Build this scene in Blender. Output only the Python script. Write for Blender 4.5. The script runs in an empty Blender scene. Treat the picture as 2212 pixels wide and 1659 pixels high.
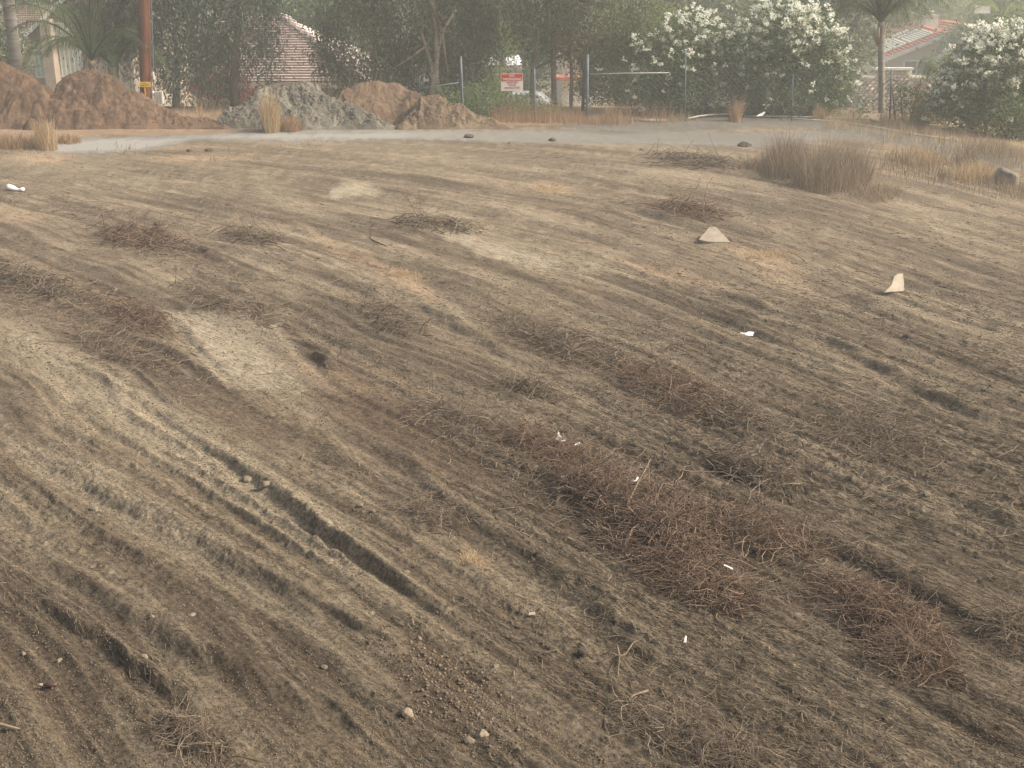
import bpy, bmesh, math, numpy as np
from mathutils import Vector
R = math.radians
scene = bpy.context.scene
COL = scene.collection

# ------------------------------------------------------------------ camera, sky, sun, exposure
PITCH = 18.9
CAMZ = 4.2
cam_d = bpy.data.cameras.new('camera'); cam = bpy.data.objects.new('camera', cam_d); COL.objects.link(cam)
cam.location = (0, 0, CAMZ); cam.rotation_euler = (R(90 - PITCH), 0, 0)
cam_d.sensor_width = 36; cam_d.lens = 43.45; cam_d.clip_end = 2000
scene.camera = cam
SUN_AZ, SUN_EL = 98.0, 40.0          # azimuth from +Y towards +X
w = bpy.data.worlds.new('World'); scene.world = w; w.use_nodes = True
nt = w.node_tree; bg = nt.nodes['Background']
sky = nt.nodes.new('ShaderNodeTexSky'); sky.sky_type = 'NISHITA'; sky.sun_disc = False
sky.sun_elevation = R(SUN_EL); sky.sun_rotation = R(SUN_AZ); sky.dust_density = 8; sky.air_density = 1.2; sky.ozone_density = 0.6
nt.links.new(sky.outputs[0], bg.inputs[0]); bg.inputs[1].default_value = 0.11
sd = bpy.data.lights.new('sun', 'SUN'); sun = bpy.data.objects.new('sun', sd); COL.objects.link(sun)
sd.energy = 2.8; sd.angle = R(4); sd.color = (1.0, 0.91, 0.78)
sdir = Vector((math.sin(R(SUN_AZ)) * math.cos(R(SUN_EL)), math.cos(R(SUN_AZ)) * math.cos(R(SUN_EL)), math.sin(R(SUN_EL))))
sun.rotation_euler = sdir.to_track_quat('Z', 'Y').to_euler(); sun.location = sdir * 60
scene.view_settings.view_transform = 'Standard'; scene.view_settings.look = 'None'
scene.view_settings.exposure = 0.76; scene.view_settings.gamma = 1
scene.cycles.volume_bounces = 0; scene.cycles.max_bounces = 5; scene.cycles.transparent_max_bounces = 8
HAZE = 0.0042

# ------------------------------------------------------------------ maths helpers
F, CX, CY = 2670.0, 1106.0, 829.5     # photo measured on a 2212 px wide copy
cp, sp = math.cos(R(PITCH)), math.sin(R(PITCH))
rng = np.random.default_rng(7)
def sstep(a, b, x):
    t = np.clip((x - a) / (b - a), 0, 1); return t * t * (3 - 2 * t)
def base(x, y):
    x = np.asarray(x, float); y = np.asarray(y, float)
    z = 0.0035 * np.clip(22 - y, 0, 30) ** 2
    z = z - 3.0 * sstep(38, 50, y) - 2.0 * sstep(50, 88, y)
    z = z - 0.55 * sstep(9, 17, x) * sstep(20, 31, y)
    return z
def ray(X, Y):
    u = (np.asarray(X, float) - CX) / F; v = (np.asarray(Y, float) - CY) / F
    return u, cp - v * sp, -(sp + v * cp)
def hit(X, Y):
    "where the line of sight through a photo point meets the ground"
    dx, dy, dz = ray(X, Y); lo = np.full(np.shape(dx), 1.0); hi = np.full(np.shape(dx), 39.0)
    for _ in range(40):
        m = (lo + hi) / 2; below = CAMZ + dz * m < base(dx * m, dy * m)
        hi = np.where(below, m, hi); lo = np.where(below, lo, m)
    return dx * hi, dy * hi
def at(X, Y, D):
    dx, dy, dz = ray(X, Y); t = D / dy
    return np.array([dx * t, D, CAMZ + dz * t])
def proj(x, y, z):
    zz = z - CAMZ; d = y * cp - zz * sp; v = -(y * sp + zz * cp)
    d = np.maximum(d, 0.3)
    return CX + F * x / d, CY + F * v / d
def vn(x, y, s=0):
    ix = np.floor(x); iy = np.floor(y); fx = x - ix; fy = y - iy
    ix = ix.astype(np.int64); iy = iy.astype(np.int64)
    fx = fx * fx * (3 - 2 * fx); fy = fy * fy * (3 - 2 * fy)
    def h(a, b):
        n = (a * 374761393 + b * 668265263 + s * 974634777) & 0xffffffff
        n = ((n ^ (n >> 13)) * 1274126177) & 0xffffffff
        n = ((n ^ (n >> 16)) * 2246822519) & 0xffffffff
        return ((n ^ (n >> 15)) & 0xffff) / 32767.5 - 1
    return (h(ix, iy) * (1 - fx) + h(ix + 1, iy) * fx) * (1 - fy) + (h(ix, iy + 1) * (1 - fx) + h(ix + 1, iy + 1) * fx) * fy
def fbm(x, y, s=0, o=4, g=0.5):
    r = 0; a = 1; t = 0
    for i in range(o):
        r = r + a * vn(x * 2 ** i + 17.3 * i, y * 2 ** i - 9.1 * i, s + i); t += a; a *= g
    return r / t

# ------------------------------------------------------------------ flow of the tracks (fitted to the tracks in the photo)
LN = [[(0,1440),(250,1600)], [(0,1540),(170,1655)], [(0,1340),(200,1475),(400,1610)], [(0,1500),(230,1655)], [(0,1230),(200,1365),(380,1490)], [(0,640),(130,720),(300,840)], [(0,700),(200,810),(400,945)], [(0,780),(120,855),(300,980)], [(0,560),(160,600),(330,680)], [(0,870),(250,1030),(600,1290),(880,1600)], [(0,1180),(200,1310),(400,1450),(600,1580)],
      [(0,1000),(300,1170),(560,1330),(800,1480),(1000,1640)],
      [(150,790),(330,900),(480,1000),(620,1110),(760,1200),(870,1290),(1020,1420),(1230,1590)],
      [(680,900),(1000,1130),(1250,1330),(1400,1490),(1600,1620)], [(1250,1010),(1700,1190),(2100,1430)],
      [(540,440),(740,540),(900,640),(1100,790),(1300,880),(1700,1130),(2212,1480)],
      [(900,500),(1180,550),(1400,600),(1650,680),(1900,800),(2212,950)],
      [(1250,420),(1500,500),(1800,600),(2212,700)], [(1700,450),(2212,600)],
      [(0,400),(250,500),(420,600),(640,720)], [(200,480),(400,580),(600,640),(850,760),(1100,880)],
      [(300,340),(700,345),(1200,385),(1700,440)], [(0,520),(150,580),(300,660)],
      [(1000,300),(1400,350),(1800,420)], [(1700,1300),(2100,1600)], [(1300,1380),(1650,1659)], [(0,1440),(250,1600)]]
PX_, PY_, TX, TY = [], [], [], []
for L in LN:
    A = np.array(L, float); wx, wy = hit(A[:, 0], A[:, 1])
    for i in range(len(A) - 1):
        d = math.hypot(wx[i+1] - wx[i], wy[i+1] - wy[i])
        for k in range(3):
            q = (k + .5) / 3
            PX_.append(wx[i] + q * (wx[i+1] - wx[i])); PY_.append(wy[i] + q * (wy[i+1] - wy[i]))
            TX.append((wx[i+1] - wx[i]) / d); TY.append((wy[i+1] - wy[i]) / d)
PX_, PY_, TX, TY = map(np.array, (PX_, PY_, TX, TY))
EXP = [(i, j) for i in range(5) for j in range(5) if 0 < i + j <= 3]
def clampn(x, y):
    y = np.clip(y, 3.2, 34); x = np.clip(x, -(0.5 * y + 1), 0.5 * y + 1)
    return x / 10, (y - 14) / 10
def gradb(x, y):
    X, Y = clampn(x, y)
    gx = np.stack([(i * X ** max(i - 1, 0) * Y ** j if i else 0 * X) / 10 for i, j in EXP], -1)
    gy = np.stack([(j * X ** i * Y ** max(j - 1, 0) if j else 0 * X) / 10 for i, j in EXP], -1)
    return gx, gy
gx, gy = gradb(PX_, PY_); NX, NY = TY, -TX
along = gx * TX[:, None] + gy * TY[:, None]; across = gx * NX[:, None] + gy * NY[:, None]
one = np.ones(len(TX)); zer = 0 * one; reg = 0.05 * np.eye(len(EXP)); rz = np.zeros(len(EXP))
CV = np.linalg.lstsq(np.vstack([along * 3, across, reg]), np.concatenate([zer, one, rz]), rcond=None)[0]
CU = np.linalg.lstsq(np.vstack([along, across * .7, reg]), np.concatenate([one, zer, rz]), rcond=None)[0]
def fld(C, x, y):
    X, Y = clampn(x, y); r = sum(c * X ** i * Y ** j for c, (i, j) in zip(C, EXP))
    ex = x - X * 10; ey = y - (Y * 10 + 14)          # beyond the fitted area: carry on linearly
    m = (np.abs(ex) > 1e-9) | (np.abs(ey) > 1e-9)
    if not np.any(m): return r
    r = np.array(r); xm, ym = np.asarray(x)[m], np.asarray(y)[m]; gx, gy = gradb(xm, ym)
    r[m] += (gx @ C) * np.clip(ex[m], -60, 60) + (gy @ C) * np.clip(ey[m], -60, 60)
    return r
def flowdir(x, y):
    e = 0.05
    vx = (fld(CV, x + e, y) - fld(CV, x - e, y)); vy = (fld(CV, x, y + e) - fld(CV, x, y - e))
    a = np.arctan2(vy, vx) + np.pi / 2
    return a

# ------------------------------------------------------------------ mesh helpers
def link(o, parent=None):
    COL.objects.link(o)
    if parent is not None: o.parent = parent
    return o
def mesh_np(name, V, Fc, mat, parent=None, smooth=False, attrs=None, col=None, flow=None):
    V = np.asarray(V, np.float32).reshape(-1, 3); Fc = np.asarray(Fc, np.int32); k = Fc.shape[1]
    me = bpy.data.meshes.new(name)
    me.vertices.add(len(V)); me.vertices.foreach_set('co', V.ravel())
    me.loops.add(Fc.size); me.loops.foreach_set('vertex_index', Fc.ravel())
    me.polygons.add(len(Fc)); me.polygons.foreach_set('loop_start', np.arange(0, Fc.size, k, dtype=np.int32))
    if smooth: me.polygons.foreach_set('use_smooth', np.ones(len(Fc), bool))
    me.update(calc_edges=True)
    for a, (dom, vals) in (attrs or {}).items():
        at_ = me.attributes.new(a, 'FLOAT', dom); at_.data.foreach_set('value', np.asarray(vals, np.float32))
    if col is not None:
        at_ = me.attributes.new('soil', 'FLOAT_COLOR', 'POINT')
        c4 = np.ones((len(V), 4), np.float32); c4[:, :3] = col; at_.data.foreach_set('color', c4.ravel())
    if flow is not None:
        fa = me.attributes.new('flow', 'FLOAT_VECTOR', 'POINT'); fa.data.foreach_set('vector', np.asarray(flow, np.float32).ravel())
    me.materials.append(mat)
    return link(bpy.data.objects.new(name, me), parent)
class MB:
    def __init__(s): s.v = []; s.f = []; s.dk = []
    def poly(s, pts, dark=False):
        if dark: s.dk.append(len(s.f))
        n = len(s.v); s.v += [tuple(p) for p in pts]; s.f.append(tuple(range(n, n + len(pts))))
    def box(s, c, size, rz=0, rx=0, ry=0):
        from mathutils import Euler
        M = Euler((rx, ry, rz)).to_matrix(); n = len(s.v); c = Vector(c)
        for k in range(8):
            p = Vector(((k & 1) - .5, ((k >> 1) & 1) - .5, ((k >> 2) & 1) - .5)); p = Vector((p.x * size[0], p.y * size[1], p.z * size[2]))
            s.v.append(tuple(c + M @ p))
        for q in ((0,2,3,1),(4,5,7,6),(0,1,5,4),(2,6,7,3),(0,4,6,2),(1,3,7,5)): s.f.append(tuple(n + i for i in q))
    def hexa(s, P):
        n = len(s.v); s.v += [tuple(p) for p in P]
        for q in ((3,2,1,0),(4,5,6,7),(0,1,5,4),(1,2,6,5),(2,3,7,6),(3,0,4,7)): s.f.append(tuple(n + i for i in q))
    def tube(s, pts, rad, sides=10, cap=True):
        pts = [Vector(p) for p in pts]
        if not hasattr(rad, '__len__'): rad = [rad] * len(pts)
        n0 = len(s.v)
        for i, p in enumerate(pts):
            t = (pts[min(i + 1, len(pts) - 1)] - pts[max(i - 1, 0)]).normalized()
            a = t.cross(Vector((0, 1, 0.01)) if abs(t.y) < .9 else Vector((1, 0, 0))).normalized(); b = t.cross(a)
            for k in range(sides):
                an = 2 * math.pi * k / sides; s.v.append(tuple(p + (a * math.cos(an) + b * math.sin(an)) * rad[i]))
        for i in range(len(pts) - 1):
            for k in range(sides):
                k2 = (k + 1) % sides; s.f.append((n0 + i * sides + k, n0 + i * sides + k2, n0 + (i + 1) * sides + k2, n0 + (i + 1) * sides + k))
        if cap:
            s.f.append(tuple(n0 + k for k in range(sides))[::-1]); e = n0 + (len(pts) - 1) * sides; s.f.append(tuple(e + k for k in range(sides)))
    def build(s, name, mat, parent=None, smooth=False, bevel=0):
        me = bpy.data.meshes.new(name); me.from_pydata(s.v, [], s.f); me.materials.append(mat)
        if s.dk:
            me.materials.append(M['tile_shade'])
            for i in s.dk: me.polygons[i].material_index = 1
        bm = bmesh.new(); bm.from_mesh(me); bmesh.ops.recalc_face_normals(bm, faces=bm.faces)
        if bevel: bmesh.ops.bevel(bm, geom=bm.edges[:], offset=bevel, segments=2, affect='EDGES')
        bm.to_mesh(me); bm.free()
        if smooth:
            for p in me.polygons: p.use_smooth = True
        return link(bpy.data.objects.new(name, me), parent)
def empty(name, loc=(0, 0, 0)):
    o = bpy.data.objects.new(name, None); o.location = loc; o.empty_display_size = .2; return link(o)
def tag(o, label=None, cat=None, group=None, kind=None):
    for k, v in (('label', label), ('category', cat), ('group', group), ('kind', kind)):
        if v: o[k] = v
    return o
def place(o, x, y, z):
    "move the object's origin to its base without moving its mesh"
    V = np.empty(len(o.data.vertices) * 3, np.float32); o.data.vertices.foreach_get('co', V); V = V.reshape(-1, 3) - np.array([x, y, z], np.float32)
    o.data.vertices.foreach_set('co', V.ravel()); o.location = (x, y, z); o.data.update(); return o

# ------------------------------------------------------------------ materials
def mat(name, c1, c2=None, rough=.9, scale=6, bump=0, tint=False, trans=0, spec=.2, metal=0, detail=6, vec=None):
    m = bpy.data.materials.new(name); m.use_nodes = True; n = m.node_tree; b = n.nodes['Principled BSDF']; L = n.links
    b.inputs['Roughness'].default_value = rough; b.inputs['Specular IOR Level'].default_value = spec; b.inputs['Metallic'].default_value = metal
    c2 = c2 or c1
    mix = n.nodes.new('ShaderNodeMix'); mix.data_type = 'RGBA'
    mix.inputs[6].default_value = (*c1, 1); mix.inputs[7].default_value = (*c2, 1)
    if tint:
        a = n.nodes.new('ShaderNodeAttribute'); a.attribute_name = 'tint'; L.new(a.outputs['Fac'], mix.inputs[0])
    else:
        tc = n.nodes.new('ShaderNodeTexCoord'); mp = n.nodes.new('ShaderNodeMapping')
        if vec: mp.inputs['Scale'].default_value = vec
        nz = n.nodes.new('ShaderNodeTexNoise'); nz.inputs['Scale'].default_value = scale; nz.inputs['Detail'].default_value = detail
        L.new(tc.outputs['Object'], mp.inputs[0]); L.new(mp.outputs[0], nz.inputs['Vector'])
        mr = n.nodes.new('ShaderNodeMapRange'); mr.inputs[1].default_value = .35; mr.inputs[2].default_value = .65
        L.new(nz.outputs[0], mr.inputs[0]); L.new(mr.outputs[0], mix.inputs[0])
        if bump:
            bp = n.nodes.new('ShaderNodeBump'); bp.inputs['Strength'].default_value = .8; bp.inputs['Distance'].default_value = bump
            L.new(nz.outputs[0], bp.inputs['Height']); L.new(bp.outputs[0], b.inputs['Normal'])
    L.new(mix.outputs[2], b.inputs['Base Color'])
    if trans:
        tr = n.nodes.new('ShaderNodeBsdfTranslucent'); L.new(mix.outputs[2], tr.inputs[0])
        ms = n.nodes.new('ShaderNodeMixShader'); ms.inputs[0].default_value = trans
        L.new(b.outputs[0], ms.inputs[1]); L.new(tr.outputs[0], ms.inputs[2]); L.new(ms.outputs[0], n.nodes['Material Output'].inputs[0])
    return m
def soil_mat(name, bump=0.006, scale=60, flow=False):
    m = bpy.data.materials.new(name); m.use_nodes = True; n = m.node_tree; b = n.nodes['Principled BSDF']; L = n.links
    b.inputs['Roughness'].default_value = 1; b.inputs['Specular IOR Level'].default_value = .1
    a = n.nodes.new('ShaderNodeAttribute'); a.attribute_name = 'soil'
    tc = n.nodes.new('ShaderNodeTexCoord'); nz = n.nodes.new('ShaderNodeTexNoise'); nz.inputs['Scale'].default_value = scale; nz.inputs['Detail'].default_value = 9
    nz.inputs['Roughness'].default_value = .78
    L.new(tc.outputs['Object'], nz.inputs['Vector'])
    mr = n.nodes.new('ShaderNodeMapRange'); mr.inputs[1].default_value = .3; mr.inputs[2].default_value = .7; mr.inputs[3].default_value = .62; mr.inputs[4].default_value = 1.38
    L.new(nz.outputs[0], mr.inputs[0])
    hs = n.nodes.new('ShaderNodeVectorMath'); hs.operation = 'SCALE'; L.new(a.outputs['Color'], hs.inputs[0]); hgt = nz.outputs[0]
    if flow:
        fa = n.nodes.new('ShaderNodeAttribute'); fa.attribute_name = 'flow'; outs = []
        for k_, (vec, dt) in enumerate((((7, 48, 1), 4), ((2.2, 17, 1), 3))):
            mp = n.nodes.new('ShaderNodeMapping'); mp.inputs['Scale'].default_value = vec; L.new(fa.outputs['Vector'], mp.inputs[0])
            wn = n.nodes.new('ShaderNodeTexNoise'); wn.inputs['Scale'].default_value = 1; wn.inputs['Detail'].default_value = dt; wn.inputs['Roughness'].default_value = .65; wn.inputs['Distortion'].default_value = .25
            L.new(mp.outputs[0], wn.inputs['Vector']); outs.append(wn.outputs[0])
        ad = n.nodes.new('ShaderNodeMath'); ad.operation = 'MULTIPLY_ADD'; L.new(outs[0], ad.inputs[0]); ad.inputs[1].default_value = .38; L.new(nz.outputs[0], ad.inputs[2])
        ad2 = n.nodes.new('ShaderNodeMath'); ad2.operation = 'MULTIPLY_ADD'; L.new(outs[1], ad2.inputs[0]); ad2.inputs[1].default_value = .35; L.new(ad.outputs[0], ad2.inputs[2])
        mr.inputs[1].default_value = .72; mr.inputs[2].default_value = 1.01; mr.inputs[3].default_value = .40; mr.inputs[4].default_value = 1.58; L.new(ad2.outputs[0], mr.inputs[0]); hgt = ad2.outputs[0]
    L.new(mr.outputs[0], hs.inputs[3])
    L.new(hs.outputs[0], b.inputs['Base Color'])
    bp = n.nodes.new('ShaderNodeBump'); bp.inputs['Strength'].default_value = 1; bp.inputs['Distance'].default_value = bump
    L.new(hgt, bp.inputs['Height']); L.new(bp.outputs[0], b.inputs['Normal'])
    return m
M = {}
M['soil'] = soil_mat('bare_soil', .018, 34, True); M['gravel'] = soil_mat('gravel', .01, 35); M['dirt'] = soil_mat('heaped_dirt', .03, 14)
M['litter'] = mat('mown_litter', (.115, .09, .062), (.40, .325, .225), tint=True)
M['twig'] = mat('cut_twig', (.070, .046, .035), (.32, .235, .17), tint=True)
M['twiggrey'] = mat('cut_twig_grey', (.08, .061, .045), (.34, .275, .205), tint=True)
M['straw'] = mat('dry_straw', (.36, .26, .155), (.66, .52, .34), tint=True, trans=.25)
M['strawred'] = mat('rusty_straw', (.24, .15, .09), (.54, .38, .245), tint=True, trans=.2)
M['drybush'] = mat('dry_weed', (.15, .115, .082), (.42, .335, .24), tint=True, trans=.15)
M['euc'] = mat('dull_leaves', (.068, .086, .054), (.27, .30, .19), tint=True, trans=.25, rough=.6)
M['euc2'] = mat('olive_leaves', (.06, .08, .043), (.24, .27, .15), tint=True, trans=.3, rough=.6)
M['pepper'] = mat('blue_grey_leaves', (.062, .080, .064), (.25, .29, .22), tint=True, trans=.22, rough=.6)
M['olean'] = mat('oleander_leaves', (.045, .07, .032), (.21, .27, .115), tint=True, trans=.25, rough=.5)
M['bright'] = mat('yellow_green_leaves', (.12, .17, .05), (.36, .42, .13), tint=True, trans=.4, rough=.6)
M['green'] = mat('mid_green_leaves', (.06, .10, .04), (.24, .32, .13), tint=True, trans=.3, rough=.6)
M['palm'] = mat('palm_leaves', (.05, .075, .035), (.17, .21, .10), tint=True, trans=.25, rough=.5)
M['flower'] = mat('white_petals', (.86, .88, .76), (.94, .94, .88), tint=True, trans=.5)
M['pink'] = mat('pink_petals', (.45, .10, .12), (.65, .28, .26), tint=True, trans=.3)
M['bark'] = mat('bark', (.10, .08, .06), (.22, .18, .14), scale=5, bump=.03, vec=(1, 1, .3))
M['palebark'] = mat('pale_bark', (.22, .16, .11), (.50, .42, .33), scale=4, bump=.02, vec=(1, 1, .25))
M['palmbark'] = mat('palm_bark', (.20, .18, .16), (.30, .28, .25), scale=3, bump=.02, vec=(.4, .4, 4))
M['shagbark'] = mat('shaggy_palm_bark', (.16, .12, .08), (.40, .33, .24), scale=9, bump=.08)
M['pole'] = mat('creosoted_wood', (.10, .040, .024), (.19, .075, .042), scale=6, bump=.01, vec=(1, 1, .12))
M['yellow'] = mat('yellow_enamel', (.80, .48, .03), (.88, .58, .06), rough=.5)
M['ink'] = mat('black_paint', (.03, .025, .02)); M['redink'] = mat('red_paint', (.42, .03, .03)); M['whiteink'] = mat('white_paint', (.8, .76, .72))
M['signwhite'] = mat('weathered_white_sheet', (.66, .62, .58), (.74, .71, .68), rough=.5); M['signred'] = mat('red_sign_paint', (.48, .035, .03), (.56, .05, .045), rough=.5)
M['box'] = mat('pale_grey_paint', (.50, .50, .44), (.62, .61, .55), rough=.5, scale=9); M['galv'] = mat('galvanised_steel', (.10, .118, .14), (.155, .18, .21), rough=.6)
M['pvc'] = mat('dusty_pvc', (.50, .44, .36), (.66, .60, .50), rough=.6); M['white'] = mat('white_plastic', (.74, .73, .70), (.84, .83, .80), rough=.4)
M['stucco'] = mat('tan_stucco', (.36, .29, .23), (.42, .35, .28), scale=3, bump=.01); M['stuccograey'] = mat('grey_stucco', (.56, .50, .42), (.62, .56, .48), scale=3)
M['cream'] = mat('cream_stucco', (.76, .72, .62), (.80, .77, .68), scale=3); M['trim'] = mat('white_trim', (.74, .72, .67), (.8, .79, .75))
M['paleroof'] = mat('faded_pink_tiles', (.50, .41, .38), (.68, .60, .55), scale=5); M['tile_shade'] = mat('painted_tile_shade', (.27, .20, .18), (.36, .28, .26)); M['redroof'] = mat('red_clay_tiles', (.40, .13, .09), (.52, .22, .16), scale=3)  # course risers painted dark for the shade inside tile ends
M['brownroof'] = mat('brown_tiles', (.17, .13, .10), (.27, .21, .17), scale=3); M['panel'] = mat('solar_panel_reflection', (.74, .71, .56), (.80, .77, .62), rough=.5)  # solar panels carry their pale reflection as painted base colour
M['darkpanel'] = mat('dark_roof_sheet', (.12, .13, .14)); M['glass'] = mat('window_glass', (.05, .07, .08), (.12, .15, .16), rough=.15, spec=.8)
M['blind'] = mat('pale_blinds', (.50, .58, .50), (.62, .70, .62)); M['block'] = mat('pink_stone_blocks', (.34, .22, .19), (.62, .47, .41), tint=True)
M['carwhite'] = mat('white_car_paint', (.72, .73, .74), rough=.25, spec=.6); M['tyre'] = mat('rubber', (.03, .03, .03)); M['tarp'] = mat('white_boat_cover', (.62, .63, .72), (.80, .80, .86), scale=4, bump=.05)
M['blue'] = mat('blue_paint', (.05, .08, .25), (.07, .11, .32), rough=.35); M['slabpale'] = mat('bleached_concrete', (.42, .365, .29), (.52, .455, .37), scale=12, bump=.004); M['slab'] = mat('broken_concrete', (.29, .245, .19), (.38, .325, .26), scale=12, bump=.004)
M['rock'] = mat('tan_stone', (.16, .13, .095), (.27, .225, .17), scale=14, bump=.008); M['clod'] = mat('dark_clod', (.07, .055, .045), (.13, .10, .08), scale=20, bump=.01)
M['crumb'] = mat('soil_crumb', (.085, .067, .048), (.25, .20, .145), tint=True); M['boulder'] = mat('grey_boulder', (.17, .145, .12), (.30, .265, .22), scale=5, bump=.03); M['brownglass'] = mat('brown_plastic', (.06, .035, .03), (.10, .06, .045), rough=.25, spec=.6)
M['stick'] = mat('dead_branch', (.11, .083, .058), (.25, .195, .14), scale=20)
M['wood'] = mat('weathered_wood', (.20, .15, .10), (.36, .29, .21), scale=8, vec=(.2, 1, 1))

# ------------------------------------------------------------------ features of the ground, traced as world lines
def poly_world(L): A = np.array(L, float); x, y = hit(A[:, 0], A[:, 1]); return np.stack([x, y], 1)
# (line, half width m, depth m, berm m)
FUR = [([(150,790),(330,900),(480,1000),(560,1060),(620,1110),(760,1200),(870,1290),(1020,1420),(1180,1560)], .075, .11, .045),
       ([(560,1060),(640,1120),(720,1175)], .10, .07, .02),
       ([(600,700),(660,770),(740,850)], .10, .07, .03), ([(345,680),(420,760),(490,835)], .10, .08, .03),
       ([(0,960),(220,1090),(480,1240),(800,1420),(960,1520),(1030,1600)], .10, .09, .04),
       ([(0,1180),(200,1310),(420,1470),(640,1600)], .10, .08, .05), ([(0,1270),(180,1390),(370,1530),(520,1659)], .06, .06, .03),
       ([(350,1440),(520,1500),(700,1580),(840,1659)], .10, .07, .06), ([(680,900),(900,1060),(1080,1200),(1230,1310),(1400,1480),(1600,1640)], .12, .09, .05),
       ([(820,620),(950,700),(1100,790),(1200,840)], .12, .08, .03), ([(430,600),(560,690),(640,740)], .14, .06, .05),
       ([(1060,550),(1180,575),(1300,600)], .12, .09, .05), ([(960,540),(1030,560),(1080,580)], .09, .07, .03),
       ([(1700,700),(1850,780),(2000,860),(2212,960)], .13, .12, .05), ([(1400,600),(1600,660),(1750,720)], .12, .06, .03),
       ([(250,470),(400,540),(600,640)], .14, .08, .05), ([(560,460),(760,560),(930,650)], .13, .06, .04),
       ([(1250,420),(1450,490),(1600,540)], .15, .08, .06), ([(1900,1000),(2050,1090),(2212,1180)], .13, .08, .05),
       ([(1000,330),(1250,390),(1500,440)], .18, .05, .04), ([(1350,370),(1700,430),(2100,520)], .18, .05, .04),
       ([(1700,1150),(1900,1260),(2212,1440)], .10, .07, .04), ([(1240,870),(1500,1000),(1650,1090)], .10, .06, .03),
       ([(40,900),(160,960),(250,1020)], .06, .03, .01), ([(60,770),(200,815),(330,880)], .05, .02, .01), ([(1850,560),(2212,680)], .12, .06, .04),
       ([(300,330),(560,350),(800,365)], .2, .04, .03), ([(1050,990),(1300,1120),(1500,1300),(1800,1450)], .09, .04, .02),
       ([(1500,1480),(1700,1600),(1800,1659)], .09, .07, .04), ([(1900,1480),(2212,1659)], .09, .07, .04), ([(520,1240),(700,1330),(900,1450)], .05, .04, .03)]
FUR = [(poly_world(L), a * .85, b * (.42 if i == 0 else .36), c * (.4 if i == 0 else .6)) for i, (L, a, b, c) in enumerate(FUR)]
BERM = (poly_world([(1330,276),(1500,266),(1640,262),(1760,266),(1880,282),(1990,302),(2110,330),(2212,352)]), .9, .26)
# brush piles: centre, half size in the photo, height m, twigs, thickness m, label, material
PILES = [
 (1010,920,85,22,.06,420,.0035,'ragged dark brush windrow left of the curled white scrap, up from the big heap','twiggrey'),
 (1180,985,95,32,.09,700,.0035,'reddish brush windrow just below the white plastic scrap','twig'),
 (1290,1070,80,50,.11,800,.004,'dense red-brown brush heap between the windrow and the largest heap','twig'),
 (1420,1150,130,85,.14,1500,.0045,'largest tangled red-brown heap of cut brush, crossed by a forked branch','twig'),
 (1500,1265,110,45,.10,800,.004,'brown brush heap below the largest heap, left of the thin white strip','twig'),
 (1640,1160,110,45,.07,600,.004,'flattened brush spread right of the largest heap','twig'),
 (1630,1030,70,30,.16,450,.004,'small dark domed brush mound standing alone above the largest heap','twiggrey'),
 (1460,860,110,40,.10,600,.0045,'dark brush windrow in the middle distance, upper right of the white plastic scrap','twig'),
 (1610,915,80,28,.07,320,.0045,'thin trailing end of the middle-distance brush windrow','twiggrey'),
 (1190,742,100,32,.10,450,.005,'greyish brush heap near the centre of the lot','twiggrey'),
 (850,695,60,32,.10,260,.005,'small grey brush heap left of the centre heap','twiggrey'),
 (310,525,85,26,.16,420,.007,'dark brush heap on the far left, below the dirt piles','twig'),
 (540,520,60,18,.12,220,.007,'low brush heap beside the dark far-left heap','twiggrey'),
 (90,620,85,26,.10,350,.006,'brush heap cut by the left edge of the view','twiggrey'),
 (290,690,75,28,.09,380,.005,'brown rooty brush line running down from the far-left heaps','twig'),
 (480,660,90,22,.07,300,.005,'sparse pale brush line above the bare pale patch','twiggrey'),
 (250,760,65,26,.07,300,.0045,'tangled brush patch on the left, beside the V-shaped ruts','twiggrey'),
 (1900,1330,120,45,.08,650,.0035,'brown brush windrow at the lower right','twig'),
 (1890,950,130,60,.06,500,.004,'scattered twig patch on the right, below the long dark rut','twiggrey'),
 (1960,1420,80,50,.07,450,.003,'reddish twig heap at the lower right below the windrow','twig'),
 (420,1605,60,36,.06,330,.0025,'tangle of roots at the bottom edge, lower left','twiggrey'),
 (1500,1610,150,45,.05,500,.0025,'loose roots and twigs along the bottom edge','twiggrey'),
 (930,1110,60,30,.05,240,.003,'small twig patch above the yellow straw tuft','twiggrey'),
 (2190,1370,50,45,.10,300,.003,'dark brush heap cut by the right edge of the view','twiggrey'),
 (1500,352,80,16,.16,220,.009,'far brush heap left of the tall dry bush','twiggrey'),
 (1490,462,75,18,.14,240,.008,'brown brush heap in front of the far one','twig'),
 (940,490,80,14,.12,260,.007,'brush line behind the pale bare patch','twiggrey'),
 (1150,852,60,14,.08,220,.004,'narrow line of pale twigs along a rut in mid lot','twiggrey'),
]

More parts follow.
